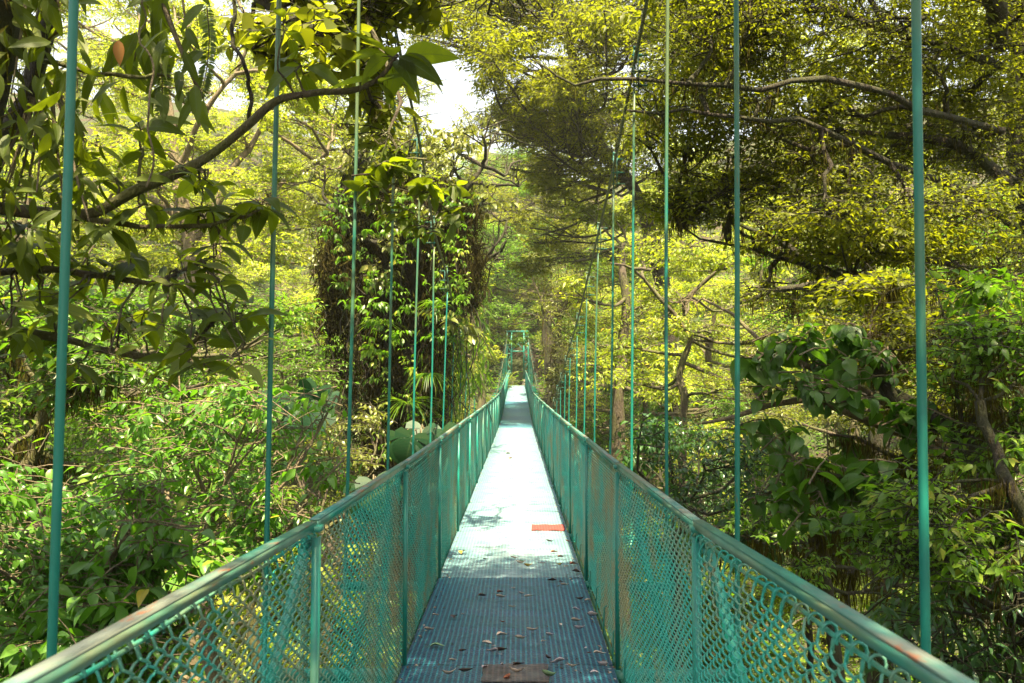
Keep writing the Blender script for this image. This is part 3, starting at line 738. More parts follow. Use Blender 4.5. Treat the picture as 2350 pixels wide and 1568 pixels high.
rng = np.random.default_rng(5)

# --- the far wood on the hill beyond and up both sides, read as one mass
def far_wood():
    prof = [(-200, -80), (300, -60), (520, -20), (680, 60), (800, 160), (930, 290), (1080, 310), (1190, 300), (1290, 180), (1400, 60), (2500, -60)]
    pads = []
    for i in range(560):
        X = rng.uniform(-150, 2480); top = np.interp(X, [a for a, b in prof], [b for a, b in prof]); q = rng.random() ** .85
        if abs(X - 1190) < 60 and q < .25: continue
        Y = 860 + (top + 45 - 860) * q; d = 58 + 38 * q + rng.uniform(-4, 4) - 14 * min(1, abs(X - 1188) / 900)
        k = d / 65; pads.append((at(X, Y, d), (2.3 * k, 2.3 * k, 1.5 * k)))
    parts, tg = foliage(pads, .30, T_far, per=8, cover=.95, tw_len=3.2, droop=.3, clump=.45)
    bm = MB(); twigs(bm, tg[0][::3], tg[1][::3], .03)
    V, T, A, U = join(parts); n = len(V)
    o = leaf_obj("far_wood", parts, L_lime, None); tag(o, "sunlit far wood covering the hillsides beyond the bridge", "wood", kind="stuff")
    w = bm.build("branches", m_bark_pale, o)
far_wood()
# --- left: the big pale-branched tree, backlit
tree("canopy_tree", "sunlit yellow-green tree with bare crooked branches behind the big-leaved branch at upper left", "tree",
     [base_at(470, 25), at(450, 900, 25), at(430, 600, 25), at(410, 380, 25), at(380, 150, 25)], (.35, .10),
     box_pads(120, -40, 780, 640, 21, 29, 44, (1.5, 1.5, .7)), .15, T_far + [leaf_tpl(1, .5, .3, .1)], L_lime,
     limbs=[(P3((430, 640, 25), (520, 520, 25), (640, 420, 25), (760, 360, 25)), .16, .05), (P3((415, 500, 25), (300, 420, 25), (200, 330, 25)), .14, .05), (P3((440, 560, 25), (560, 360, 25), (640, 200, 25)), .14, .05), (P3((410, 380, 25), (500, 220, 24), (590, 60, 24)), .1, .04)],
     barkm=m_bark_pale, br=.05, kw=K(per=8, cover=.9, tw_len=4, clump=.35), moss=70, moss_kw=K(size=(.1, .3)))
tree("canopy_tree", "second backlit lime tree between the left cable and the second hanger, under the skyline", "tree",
     [base_at(820, 33), at(820, 900, 33), at(810, 600, 33), at(800, 400, 33), at(830, 250, 33)], (.35, .08),
     box_pads(600, 160, 1000, 520, 30, 37, 22, (1.7, 1.7, .9)), .18, T_far, L_lime, barkm=m_bark, br=.05, kw=K(per=8, cover=1.0, tw_len=4, clump=.3))
tree("bushy_tree", "low bright green tree with rounded crown between the first and second left hangers", "tree",
     [base_at(300, 17), at(300, 1150, 17), at(330, 800, 17)], (.22, .09),
     box_pads(120, 640, 720, 1010, 14, 20, 20, (1.2, 1.2, .6)), .13, T_mid, L_mid, br=.05, kw=K(per=8, cover=1.3, tw_len=4, clump=.25))
tree("bushy_tree", "shaded green bush tree at the left picture edge behind the first left hanger", "tree",
     [base_at(60, 9), at(60, 1350, 9), at(80, 900, 9)], (.14, .06),
     box_pads(-120, 620, 330, 1100, 7.5, 10.5, 14, (.75, .75, .4)), .13, T_mid, L_mid, br=.035, kw=K(per=8, cover=1.5, tw_len=4, clump=.25), moss=300, moss_kw=K(size=(.1, .3)))
# --- left lower bushes
tree("shrub", "glossy light green shrub beside the left railing, behind the second left hanger", "shrub",
     [base_at(520, 8), at(500, 1560, 8), at(480, 1250, 8)], (.09, .05),
     box_pads(250, 900, 830, 1330, 7, 9.5, 18, (.62, .62, .3)), .14, T_mid, L_mid_v, br=.028, barkm=m_bark_pale, kw=K(per=8, cover=1.6, tw_len=4, droop=.5))
tree("shrub", "nearest glossy green shrub with red-tipped leaves below the left railing corner", "shrub",
     [base_at(150, 5.5), at(160, 1750, 5.5), at(200, 1450, 5.5)], (.08, .04),
     box_pads(-120, 1100, 440, 1540, 4.6, 6.2, 18, (.45, .45, .22)), .105, [leaf_tpl(6, .48, .3, .35), leaf_tpl(6, .42, .25, .5)], L_mid_v, br=.022, barkm=m_bark_pale, kw=K(per=7, cover=1.6, tw_len=4, droop=.5))
tree("shrub", "yellowish shrub low between the two left hangers just over the railing", "shrub",
     [base_at(600, 12), at(600, 1500, 12), at(560, 1300, 12)], (.1, .05),
     box_pads(330, 1230, 860, 1560, 10, 14, 14, (.8, .8, .4)), .11, T_mid, L_lime, br=.03, kw=K(per=8, cover=.9, tw_len=4, droop=.4, clump=.3))
tree("shrub", "pale veined shrub beside the third left hanger", "shrub",
     [base_at(760, 13), at(760, 1400, 13), at(750, 1200, 13)], (.1, .05),
     box_pads(620, 880, 900, 1200, 12, 15, 9, (.7, .7, .4)), .13, T_mid, L_vine, br=.03, kw=K(per=8, cover=1.0, tw_len=4, droop=.4, clump=.3))

# --- centre left: thick trunk wrapped in moss, roots and vines
def vine_tree():
    base = base_at(900, 18)
    tr_ = [base, at(905, 1200, 18), at(925, 900, 17.6), at(925, 650, 17.3), at(965, 470, 17), at(990, 400, 17)]
    limbs = [(P3((930, 700, 17.3), (850, 560, 16.8), (770, 480, 16.5)), .20, .03), (P3((950, 560, 17.2), (1040, 470, 16.6), (1110, 380, 16.4)), .2, .03), (P3((925, 700, 17.5), (860, 620, 17), (790, 600, 17)), .16, .06),
             (P3((950, 900, 17.5), (1020, 720, 17.4), (1090, 620, 17)), .16, .03), (P3((900, 1000, 17.8), (850, 860, 17.5), (830, 700, 17.3)), .2, .05)]
    pads = box_pads(800, 270, 1190, 520, 15.6, 18, 22, (.62, .62, .42)) + box_pads(1020, 500, 1180, 800, 15.8, 17.5, 14, (.5, .5, .45)) + box_pads(710, 360, 900, 640, 15.6, 18, 12, (.55, .55, .35))
    r = tree("mossy_tree", "thick dark trunk shrouded in moss, hanging roots and vines in the middle left", "tree", tr_, (.75, .22), pads, .16,
             [leaf_tpl(3, .5, .3, .3), leaf_tpl(3, .42, .2, .4)], L_vine, limbs=limbs, barkm=m_bark_dark, br=.05,
             kw=K(per=8, cover=1.0, tw_len=3.2, droop=.7), crown_name="vine_leaves")
    o = np.array(base)
    # shaggy coat of rootlets and moss round trunk and limbs, dark root columns below the limbs
    ls = []
    for a in np.linspace(0, 2 * np.pi, 9)[:-1]:
        for rr in (.35, .65, .9):
            off = np.array((math.cos(a) * rr, math.sin(a) * rr, 0)); ls.append(spline([at(905, 1180, 18) + off * .7, at(925, 800, 17.5) + off, at(930, 560, 17.2) + off * 1.2, at(960, 430, 17) + off * .7], 20))
    cols = [(765, 500, 760, 16.2), (785, 470, 860, 16.6), (1065, 440, 720, 16.4), (1090, 480, 700, 16.2), (800, 500, 930, 16.6), (835, 520, 1000, 17), (870, 480, 1080, 16.8), (1000, 450, 900, 16.5), (1030, 430, 680, 16.3), (980, 560, 1020, 17), (1010, 500, 980, 17.2)]
    for X, Y0, Y1, d in cols:
        for q in range(3): ls.append(wobble(spline([at(X + q * 12 - 12, Y0, d), at(X + rng.uniform(-15, 15), (Y0 + Y1) / 2, d), at(X + rng.uniform(-25, 25), Y1, d)], 24), .15))
    V = strands(ls, 1100, (.07, .34), .10, [leaf_tpl(1, .12, .9, 0, belly=.3), leaf_tpl(1, .06, .9, .05, belly=.3)], out=.5)
    leaf_obj("hanging_rootlets", V, L_root, r, origin=o)
    V = strands(ls[:24], 260, (.08, .3), .12, T_moss, out=.5); leaf_obj("hanging_moss", V, L_moss, r, origin=o)
    rt = MB()
    for k in range(170):
        l = ls[rng.integers(len(ls))]; p = l[rng.integers(len(l))] + rng.normal(size=3) * .15; L = rng.uniform(.6, 3)
        rt.tube(wobble(spline([p, p + np.array((rng.normal() * .15, -.1, -L * .5)), p + np.array((rng.normal() * .25, -.1, -L))], 10), .10) - o, np.linspace(.016, .006, 10), 4)
    rt.build("hanging_roots", m_bark_dark, r, True)
    cl = box_pads(750, 440, 1110, 800, 15.2, 15.9, 30, (.35, .2, .3)) + box_pads(830, 760, 1050, 1050, 15.6, 16.2, 14, (.3, .2, .3))
    parts, tg = foliage(cl, .12, T_mid, per=6, cover=.85, tw_len=2.5, droop=.9); leaf_obj("climbing_leaves", parts, L_mid, r, origin=o)
    return r
vine_tree()
def rosette(name, label, cat, c, n, L, tpls, mat, up=.9, out=1.0, group=None, w=None):
    o = empty(name, tuple(c)); tag(o, label, cat, group)
    a = rng.random(n) * 6.283; e = rng.uniform(.1, 1, n)
    D = np.stack([np.cos(a) * out, np.sin(a) * out, up * e + .15], 1)
    Nn = np.tile((0, 0, 1.), (n, 1)) + D * (-.2)
    P = np.zeros((n, 3)) + D * .02; ps = []
    ti = rng.integers(0, len(tpls), n); sc = L * rng.uniform(.6, 1.1, n)
    for i in range(len(tpls)):
        if (ti == i).any(): ps.append(place(tpls[i], P[ti == i], D[ti == i], Nn[ti == i], sc[ti == i]))
    leaf_obj("leaves", ps, mat, o, True)
    MB().tube([(0, 0, -.12), (0, 0, -.03), (0, 0, .03)], (.05, .06, .02), 7).build("root_crown", m_bark_dark, o, True)
    return o
rosette("bromeliad", "arching strap-leaved bromeliad on the mossy trunk left of its middle", "plant", at(868, 745, 16), 34, .5, T_strap, L_strap)
rosette("bromeliad", "bromeliad with fine arching leaves low on the mossy trunk near the railing", "plant", at(935, 930, 16), 44, .7, T_strap, L_strap)
rosette("bromeliad", "small bright bromeliad on the right side of the mossy trunk", "plant", at(1000, 700, 15.6), 26, .4, T_strap, L_strap)
rosette("bromeliad", "wispy tuft of strap leaves at the foot of the mossy trunk", "plant", at(985, 860, 15.8), 44, .5, T_strap, L_strap, up=.3)
# bright hanging straps on the right of the mossy tree, and the leafy mass over the bridge
def hang_plant(name, label, box, d0, d1, n, L, tpls, mat, droop=1.0, cat="plant"):
    c = at((box[0] + box[2]) / 2, box[1], (d0 + d1) / 2); o = empty(name, tuple(c)); tag(o, label, cat)
    X = rng.uniform(box[0], box[2], n); Y = rng.uniform(box[1], box[3], n); d = rng.uniform(d0, d1, n)
    P = np.array([at(*q) for q in zip(X, Y, d)]) - c
    D = rng.normal(size=(n, 3)) * (.6, .5, .3) + (0, -.1, -droop); Nn = rng.normal(size=(n, 3)) * .5 + (0, -.7, .6)
    ti = rng.integers(0, len(tpls), n); sc = L * rng.uniform(.6, 1.1, n)
    leaf_obj("leaves", [place(tpls[i], P[ti == i], D[ti == i], Nn[ti == i], sc[ti == i]) for i in range(len(tpls))], mat, o, True)
    st = MB()
    k = max(4, n // 14)
    for i in range(k):
        q = P[rng.integers(n)]; st.tube(spline([(q[0] * .3, q[1] * .3, .1), q * .6 + (0, 0, .1), q], 8), np.linspace(.012, .004, 8), 4)
    st.build("stems", m_bark_pale, o, True)
    return o
hang_plant("strap_fern", "bright yellow-green strap ferns hanging beside the left cable near the far end", (1035, 640, 1120, 900), 19, 22, 420, .42, [leaf_tpl(4, .12, .4, .4), leaf_tpl(4, .10, .4, .7)], L_strap)
hang_plant("strap_fern", "darker strap ferns hanging down the mossy trunk under the left cable", (960, 720, 1060, 980), 16.4, 18, 260, .36, [leaf_tpl(4, .12, .4, .4), leaf_tpl(4, .10, .4, .7)], L_mid)
tree("bushy_tree", "leafy green tree reaching to the railing beyond the mossy trunk", "tree",
     [base_at(1080, 26), at(1090, 1100, 26), at(1100, 850, 26)], (.25, .1),
     box_pads(1020, 640, 1160, 940, 24, 34, 12, (1.2, 1.2, .8)), .17, T_far, L_lime, kw=K(per=8, cover=1.1, tw_len=3.5, clump=.2))
tree("bushy_tree", "shadowy undergrowth tree behind the thin left hangers", "tree",
     [base_at(820, 20), at(830, 1200, 20), at(850, 1000, 20)], (.2, .08),
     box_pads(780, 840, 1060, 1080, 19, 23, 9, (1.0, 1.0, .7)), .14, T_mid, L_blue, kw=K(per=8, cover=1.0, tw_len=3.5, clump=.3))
def heart_plant(label, c, n, L, mat, spread, up=.35):
    o = empty("philodendron", tuple(c)); tag(o, label, "plant", "heart-leaved philodendrons")
    # heart outline with two lobes behind the stalk
    V, T, U = leaf_tpl(8, .95, .12, .3); V = V.copy()
    lob = [(0, 0, 0), (-.16, .16, .02), (-.22, .36, .03), (-.08, .5, .04), (.12, .48, .03)]
    k = len(V); V2 = list(map(tuple, V)); T2 = [tuple(t) for t in T]; U2 = [tuple(u) for u in U]
    for s in (-1, 1):
        b0 = len(V2)
        for x, y, z in lob: V2.append((x, s * y, z)); U2.append((s * .5, max(0, x)))
        for i in range(1, 4): T2.append((b0, b0 + i, b0 + i + 1))
    tp = (np.array(V2), np.array(T2), np.array(U2))
    P = rng.uniform(-1, 1, (n, 3)) * spread; D = rng.normal(size=(n, 3)) * (.5, .3, .2) + (0, -.25, -.9); Nn = rng.normal(size=(n, 3)) * .25 + (0, -.9, up)
    leaf_obj("leaves", [place(tp, P, D, Nn, L * rng.uniform(.7, 1.1, n))], mat, o, True)
    st = MB()
    for q in P: st.tube(spline([(0, .1, -.5 * L), q * .5 + (0, .12, .1), q], 9), .012, 5)
    st.build("stems", m_bark_pale, o, True); return o
m_heart = leaf_mat("dark heart leaves", [(.005, .028, .011), (.008, .038, .015), (.015, .05, .018)], (.03, .16, .02), .5, .25, veins=.15, spec=.25)
heart_plant("cluster of dark heart-shaped leaves right of the second left hanger", at(690, 925, 11), 9, .42, m_heart, (.42, .2, .2))
heart_plant("large ribbed heart-shaped leaves leaning against the left railing under the mossy trunk", at(960, 1000, 14), 7, .55, m_heart, (.45, .3, .12))
heart_plant("big split leaf plant rising beside the left railing near the third left hanger", at(850, 1120, 12), 5, .5, m_heart, (.35, .3, .15))

# --- left foreground: big-leaved tree with its mossy branches, trunk at the picture edge
lim = [(P3((-60, 470, 3.9), (90, 488, 4.0), (210, 488, 4.0), (330, 430, 4.0), (470, 372, 4.1), (560, 300, 4.1), (640, 232, 4.1), (720, 212, 4.1), (800, 205, 4.1), (870, 175, 4.1), (915, 120, 4.1)), .032, .010),
       (P3((200, 505, 4.0), (330, 515, 4.0), (450, 520, 4.0), (540, 505, 4.0), (600, 480, 4.0)), .014, .006),
       (P3((-40, 625, 4.2), (120, 622, 4.2), (260, 640, 4.2), (370, 640, 4.2), (470, 600, 4.2)), .022, .008),
       (P3((-40, 755, 4.6), (120, 775, 4.6), (250, 800, 4.6), (360, 820, 4.6), (430, 800, 4.6), (520, 715, 4.5)), .028, .008),
       (P3((320, 430, 4.0), (323, 360, 4.0), (322, 300, 4.0)), .009, .005),
       (P3((390, 175, 4.0), (300, 170, 4.0), (180, 165, 4.0), (40, 120, 4.0)), .008, .014)]
def big_leaf_tree():
    base = at(-60, 3200, 3.9); base[2] = float(ground_z(base[0], 3.9)) - .2
    root = empty("big_leaved_tree", tuple(base)); tag(root, "dark trunk at the left edge whose branches carry big leathery leaves", "tree")
    o = np.array(base); wood = MB()
    tp = limb(wood, [base, at(-300, 1900, 3.9), at(-260, 1300, 3.9), at(-200, 750, 3.9), at(-110, 350, 3.8), at(-40, -100, 3.7), at(-20, -500, 3.7)], .24, .15, amp=.05, k=12)
    limb(wood, [at(-160, 700, 3.9), at(-30, 400, 4.1), at(70, 180, 4.2), at(130, -100, 4.2)], .07, .04)
    wood.V = [v - o for v in wood.V]; wood.build("trunk", m_bark_dark, root, True)
    bm = MB(); lines = [limb(bm, p, a, b, n=60, amp=.012, k=9) for p, a, b in lim]
    parts = []
    # leaf tufts at measured twig ends: (X, Y, d, leaves, length, mean droop)
    tufts = [(905, 130, 4.1, 13, .27, .45), (860, 190, 4.1, 4, .22, .6), (690, 150, 4.1, 5, .2, .9), (650, 70, 4.0, 5, .15, .2), (323, 300, 4.0, 8, .23, .15), (320, 345, 4.0, 5, .2, .4),
             (600, 470, 4.0, 8, .19, .5), (560, 500, 4.0, 5, .18, .6), (480, 480, 4.0, 4, .2, .7), (400, 400, 4.0, 5, .2, .6), (330, 470, 4.0, 6, .21, .8), (240, 520, 4.0, 6, .2, .9),
             (455, 605, 4.1, 7, .19, .7), (390, 640, 4.1, 5, .19, .9), (300, 600, 4.2, 6, .2, .8), (200, 600, 4.2, 6, .2, .9), (90, 570, 4.1, 6, .2, .9), (120, 680, 4.2, 5, .19, .8),
             (520, 715, 4.5, 8, .2, .5), (440, 760, 4.5, 5, .2, .7), (330, 720, 4.5, 7, .21, .6), (240, 740, 4.5, 6, .2, .8), (560, 700, 4.4, 4, .2, .7), (420, 690, 4.4, 4, .18, .4), (60, 760, 4.5, 6, .2, .8), (180, 830, 4.6, 5, .2, .9),
             (30, 560, 4.0, 6, .18, .8), (500, 560, 4.2, 5, .18, .6), (270, 420, 4.1, 5, .2, .5), (180, 380, 4.0, 5, .2, .7)]
    for i in range(44): tufts.append((rng.uniform(-20, 600), rng.uniform(400, 860), rng.uniform(3.9, 4.9), rng.integers(4, 7), rng.uniform(.15, .21), rng.uniform(-.3, .7)))
    for X, Y, d, n, L, dr in tufts:
        c = at(X, Y, d); a = np.arange(n) * 2.4 + rng.random() * 6; e = rng.uniform(-.15, .75, n) - dr * .8
        D = np.stack([np.cos(a), np.sin(a) * .8, e], 1); D = nrm(D)
        Pp = c + D * .03 + rng.normal(size=(n, 3)) * .02
        Nn = np.tile((0, -.25, 1.), (n, 1)) + rng.normal(size=(n, 3)) * .35
        ti = rng.integers(0, 3, n); sc = L * rng.uniform(.7, 1.1, n)
        for i in range(3):
            if (ti == i).any(): parts.append(place(T_big[i], Pp[ti == i] , D[ti == i], Nn[ti == i], sc[ti == i]))
        allp = np.concatenate(lines); q = allp[np.argmin(np.linalg.norm(allp - c, axis=1))]
        if np.linalg.norm(q - c) > .03: limb(bm, [q, (q + c) / 2 + rng.normal(size=3) * .03, c], .006, .004, n=8, amp=.01, k=6)
        for j in range(n): bm.tube([c, Pp[j] + D[j] * .005], .0022, 4, False)
    bm.V = [v - o for v in bm.V]; bm.build("branch_work", m_bark, root, True)
    leaf_obj("crown", parts, L_big, root, True, origin=o)
    mo = strands(lines[:4], 420, (.015, .075), .012, out=.5) + strands([tp[len(tp) // 3:]], 2600, (.05, .2), .17, out=.5) 
    leaf_obj("hanging_moss", mo, L_moss, root, origin=o)
big_leaf_tree()
# epiphytes on that trunk
hang_plant("epiphyte", "long hanging leathery leaves of an epiphyte right of the first left hanger at the top", (210, 60, 470, 230), 3.9, 4.3, 46, .24, [leaf_tpl(7, .26, .2, .25), leaf_tpl(7, .22, .3, .4)], L_big, .9)
hang_plant("epiphyte", "dark epiphyte leaves clinging to the trunk in the top left corner", (-20, -40, 190, 330), 3.5, 3.9, 110, .17, [leaf_tpl(7, .32, .2, .25), leaf_tpl(7, .26, .3, .4)], L_big, .7)
hang_plant("epiphyte", "tangle of narrow leaves on the trunk at the left edge under the top corner", (-20, 280, 230, 540), 3.6, 4.1, 150, .14, [leaf_tpl(5, .26, .2, .3), leaf_tpl(5, .2, .3, .5)], L_big, .5)
hang_plant("epiphyte", "long leaves against the sky at the top between the first two left hangers", (320, -60, 470, 90), 4.0, 4.5, 30, .2, [leaf_tpl(7, .30, .2, .3)] * 2, L_big, .9)
def orange_leaf():
    V, T, A, U = place(leaf_tpl(7, .42, .4, .15), np.zeros((1, 3)), np.array([(.05, 0, -1.)]), np.array([(.3, -1., 0)]), .115)
    o = obj("withered_leaf", mesh_np("withered_leaf", V, T, True, {"rnd": A, "leaf_uv": U}), L_orange, None, tuple(at(272, 92, 3.75))); tag(o, "single orange withered leaf hanging right of the first left hanger near the top", "leaf")
orange_leaf()
def fern(label, pts, n, w):
    """a hanging frond: rachis with comb-like pinnae"""
    P = spline(P3(*pts), n); o = empty("hanging_fern", tuple(P[0])); tag(o, label, "fern", "ferns hanging over the upper left")
    P = P - P[0]; MB().tube(P, np.linspace(.004, .002, n), 5).build("rachis", m_bark, o, True)
    T_ = nrm(np.gradient(P, axis=0)); S_ = nrm(np.cross(T_, np.array((.1, 1., .1)))); ps = []
    wv = w * np.sin(np.linspace(.5, 3.0, n)) ** .6
    for s in (-1, 1): ps.append(place(leaf_tpl(3, .26, .2, .1), P, S_ * s + T_ * .25 + rng.normal(size=(n, 3)) * .12, np.tile((0, -1., .2), (n, 1)) + rng.normal(size=(n, 3)) * .3, wv))
    leaf_obj("frond", ps, L_fern, o)
fern("longer comb fern hanging left of the curved one in the upper left", [(362, 95, 4.2), (370, 150, 4.2), (372, 230, 4.2), (360, 300, 4.2)], 60, .055)
fern("curved comb fern hanging against the bright foliage in the upper left", [(475, 15, 4.3), (480, 90, 4.3), (472, 170, 4.3), (455, 215, 4.3), (405, 228, 4.3)], 80, .05)
fern("short comb fern hanging beside the first left hanger", [(178, 180, 4.0), (176, 230, 4.0), (170, 290, 4.0)], 36, .03)
def bank():
    tree("dense_tree", "dark dense tree closing the view behind the far tower", "tree", [base_at(1130, 70), at(1130, 800, 70), at(1140, 650, 70), at(1180, 500, 70)], (.5, .2),
         box_pads(1060, 430, 1330, 790, 66, 76, 22, (2.6, 2.6, 1.6)), .3, T_far, L_dark, barkm=m_bark_dark, br=.1, kw=K(per=8, cover=1.2, tw_len=3.5, clump=.2))
    tree("shrub", "dark shrubs on the shaded bank at the end of the bridge", "shrub", [base_at(1185, 66), at(1185, 850, 66), at(1186, 840, 66)], (.1, .05),
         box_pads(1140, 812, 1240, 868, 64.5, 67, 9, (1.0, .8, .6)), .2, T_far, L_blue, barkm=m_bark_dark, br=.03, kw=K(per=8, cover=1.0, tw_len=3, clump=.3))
    tree("dense_tree", "tall dark tree arching over the far tower from the left", "tree", [base_at(1110, 63), at(1110, 850, 63), at(1120, 700, 63), at(1160, 560, 62)], (.4, .15),
         box_pads(1090, 500, 1260, 720, 58, 66, 14, (2.0, 2.0, 1.0)), .24, T_far, L_mid, barkm=m_bark_dark, br=.07, kw=K(per=8, cover=1.1, tw_len=3.5, clump=.2))
bank()
tree("overhanging_tree", "leafy boughs hiding the top of the far tower", "tree", [base_at(1290, 57), at(1285, 850, 57), at(1270, 760, 57), at(1235, 730, 57)], (.25, .1),
     box_pads(1130, 690, 1245, 790, 57.5, 60, 9, (1.0, 1.0, .6)), .2, T_far, L_mid, barkm=m_bark_dark, br=.05, kw=K(per=8, cover=.9, tw_len=3.5, clump=.25))
def vine(label, pts, r, moss=60, mat=None):
    P = spline(P3(*pts), 60); o = empty("hanging_vine", tuple(P[0])); tag(o, label, "vine", "vines hanging from the canopy"); P0 = P[0].copy()
    P = wobble(P, .03); MB().tube(P - P0, r, 6).build("stem", mat or m_bark_dark, o, True)
    if moss > 20: leaf_obj("moss", strands([P - P0], moss, (.04, .14), .012, out=.5), L_moss, o)
vine("thin mossy vine hanging from the top between the first two left hangers", [(537, -60, 5), (540, 60, 5), (560, 170, 5), (572, 270, 5)], .012, 160)
vine("thin reddish stem hanging at the top left in front of the leaves", [(330, -60, 2.9), (332, 60, 2.9), (338, 200, 2.9), (342, 420, 2.9)], .0035, 4, m_bark_pale)
# round-leaved branches over the left half of the bridge
tree("round_leaved_tree", "round-leaved dark canopy over the left cable at the top, holed by the white sky", "tree",
     [(-7.5, 9.5, float(ground_z(-7.5, 9.5))), (-7, 9, 9), (-6, 8.4, 14), (-4.6, 7.8, 15.5)], (.30, .12),
     box_pads(560, -170, 880, 120, 6.6, 8.2, 12, (.55, .55, .22)) + box_pads(860, -180, 1230, 75, 6.6, 8.2, 14, (.55, .55, .2)) + box_pads(830, 120, 900, 300, 6.8, 7.4, 3, (.28, .28, .3)), .14,
     [leaf_tpl(5, .62, .15, .1), leaf_tpl(5, .55, .2, .25)], L_dark, limbs=[(P3((350, -260, 8), (560, -60, 7.6), (640, 40, 7.2), (760, 70, 7), (850, 110, 6.9)), .09, .03), (P3((560, -60, 7.6), (760, -120, 7.4), (1000, -80, 7.2), (1200, -60, 7.2)), .06, .02)],
     barkm=m_bark_dark, br=.03, moss=70, moss_kw=K(size=(.03, .10), spread=.02), kw=K(per=6, cover=1.25, tw_len=3, droop=.5))
tree("round_leaved_branch", "hanging branch of rounded leaves crossing the left cable above the mossy trunk", "branch",
     [at(760, -120, 6.8), at(830, 20, 6.7), at(880, 150, 6.5), at(900, 300, 6.4), at(955, 420, 6.3), at(1030, 490, 6.3)], (.022, .007),
     [(at(X, Y, 6.3), (.16, .14, .12)) for X, Y in ((880, 330), (850, 420), (880, 480), (960, 430), (940, 500), (1010, 430), (1040, 500), (905, 400), (975, 520), (930, 340))], .17,
     [leaf_tpl(6, .48, .2, .15), leaf_tpl(6, .42, .25, .3)], L_big, br=.008, barkm=m_bark, kw=K(per=6, cover=.9, tw_len=1.2, droop=.7))

# --- right: layered small-leaved tree spreading over the upper right
def canopy_right():
    tr_ = [base_at(2540, 12), at(2500, 1300, 12), at(2450, 800, 11.8), at(2380, 480, 11.6), at(2340, 250, 11.5), at(2340, 0, 11.4), at(2370, -400, 11)]
    limbs = [(P3((2330, 520, 10.2), (2150, 400, 9.0), (1900, 320, 8.2), (1650, 265, 8.0), (1440, 225, 8.0)), .045, .010), (P3((2300, 300, 10), (2100, 250, 8.6), (1850, 215, 8.0), (1600, 170, 7.8), (1350, 165, 8.0), (1230, 170, 8.2)), .042, .008),
             (P3((2290, 150, 10), (2050, 60, 9.2), (1800, 30, 8.8), (1500, -20, 8.4), (1250, -60, 8.2)), .05, .01), (P3((2350, 640, 10.4), (2100, 600, 10), (1900, 600, 9.6), (1700, 560, 9.4), (1560, 540, 9.4)), .05, .01),
             (P3((2320, 420, 10.1), (2180, 340, 10.2), (2020, 300, 10.3), (1850, 310, 10.6)), .08, .02), (P3((2300, 100, 10), (2200, -100, 8), (1900, -350, 6), (1500, -600, 5)), .12, .03), (P3((1900, -350, 6), (1700, -900, 4.5), (1500, -1600, 3.6)) + [np.array((.6, -1, 15.3)), np.array((0, -5, 15.5))], .07, .02)]
    L1 = (1.0, 1.0, .38)
    pads = box_pads(1560, -40, 1760, 130, 7.5, 10, 5, (.8, .8, .3)) + box_pads(1600, -60, 2380, 160, 8.6, 11.5, 16, L1) + box_pads(1440, 130, 1700, 330, 8.5, 10.5, 9, (.75, .75, .3)) + box_pads(1650, -500, 2400, -60, 7, 12, 10, (1.3, 1.3, .4)) + box_pads(1650, 160, 2360, 420, 8.6, 11.5, 20, L1) + box_pads(1500, 400, 2000, 500, 8.4, 10, 7, (.8, .8, .18)) \
         + box_pads(1800, 430, 2380, 700, 8, 10.5, 12, (.95, .95, .2))
    # the part of the crown above the frame that shades the near deck
    for i in range(90): pads.append(((random.uniform(-2.0, 4.2), random.uniform(-8.5, 3.8), random.uniform(14.4, 17)), (1.0, 1.0, .3)))
    for i in range(95): pads.append(((random.uniform(-1.6, 2.9), random.uniform(.6, 4.7), random.uniform(13.6, 15.6)), (.75, .75, .3)))
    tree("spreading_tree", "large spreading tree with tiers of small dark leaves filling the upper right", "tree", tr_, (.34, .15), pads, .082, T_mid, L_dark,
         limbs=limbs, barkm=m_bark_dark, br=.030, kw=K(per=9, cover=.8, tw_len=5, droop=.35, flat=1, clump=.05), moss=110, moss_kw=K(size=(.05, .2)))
canopy_right()
tree("slender_tree", "slender dark trunk standing in bright foliage right of the third right hanger", "tree",
     [base_at(2010, 15), at(2010, 800, 15), at(2000, 640, 15), at(1990, 560, 15), at(1985, 480, 15), at(2000, 300, 15)], (.20, .09),
     box_pads(1750, 480, 2360, 760, 14, 17, 12, (.9, .9, .4)), .11, T_mid, L_mid,
     limbs=[(P3((2005, 640, 15), (1900, 620, 14.6), (1800, 560, 14.3), (1700, 520, 14)), .12, .03), (P3((2000, 650, 15), (1900, 660, 14.5), (1780, 660, 14), (1700, 700, 14)), .09, .03), (P3((2010, 700, 15), (2150, 660, 15), (2350, 610, 15)), .12, .06)],
     barkm=m_bark_dark, kw=K(per=8, cover=.55, tw_len=4.5, clump=.3), moss=160)
tree("bushy_tree", "bright green tree behind the second right hanger with tangled pale twigs", "tree",
     [base_at(1560, 19), at(1560, 1150, 19), at(1570, 900, 19), at(1580, 760, 19)], (.14, .06),
     box_pads(1420, 560, 1900, 900, 17, 23, 18, (1.05, 1.05, .5)), .125, T_mid, L_lime,
     limbs=[(P3((1575, 760, 19), (1480, 640, 18.6), (1400, 600, 18)), .05, .02), (P3((1580, 680, 19), (1680, 600, 18.6), (1800, 570, 18)), .05, .02)], barkm=m_bark, br=.04, kw=K(per=8, cover=.8, tw_len=4, clump=.3))
tree("bushy_tree", "yellow-green leafy tree beside the right cable clamps", "tree",
     [base_at(1420, 27), at(1420, 1150, 27), at(1425, 800, 27), at(1430, 560, 27)], (.3, .1),
     box_pads(1290, 430, 1560, 960, 25, 31, 16, (1.5, 1.5, .7)), .16, T_far, L_lime, br=.05, kw=K(per=8, cover=.95, tw_len=4, clump=.3))
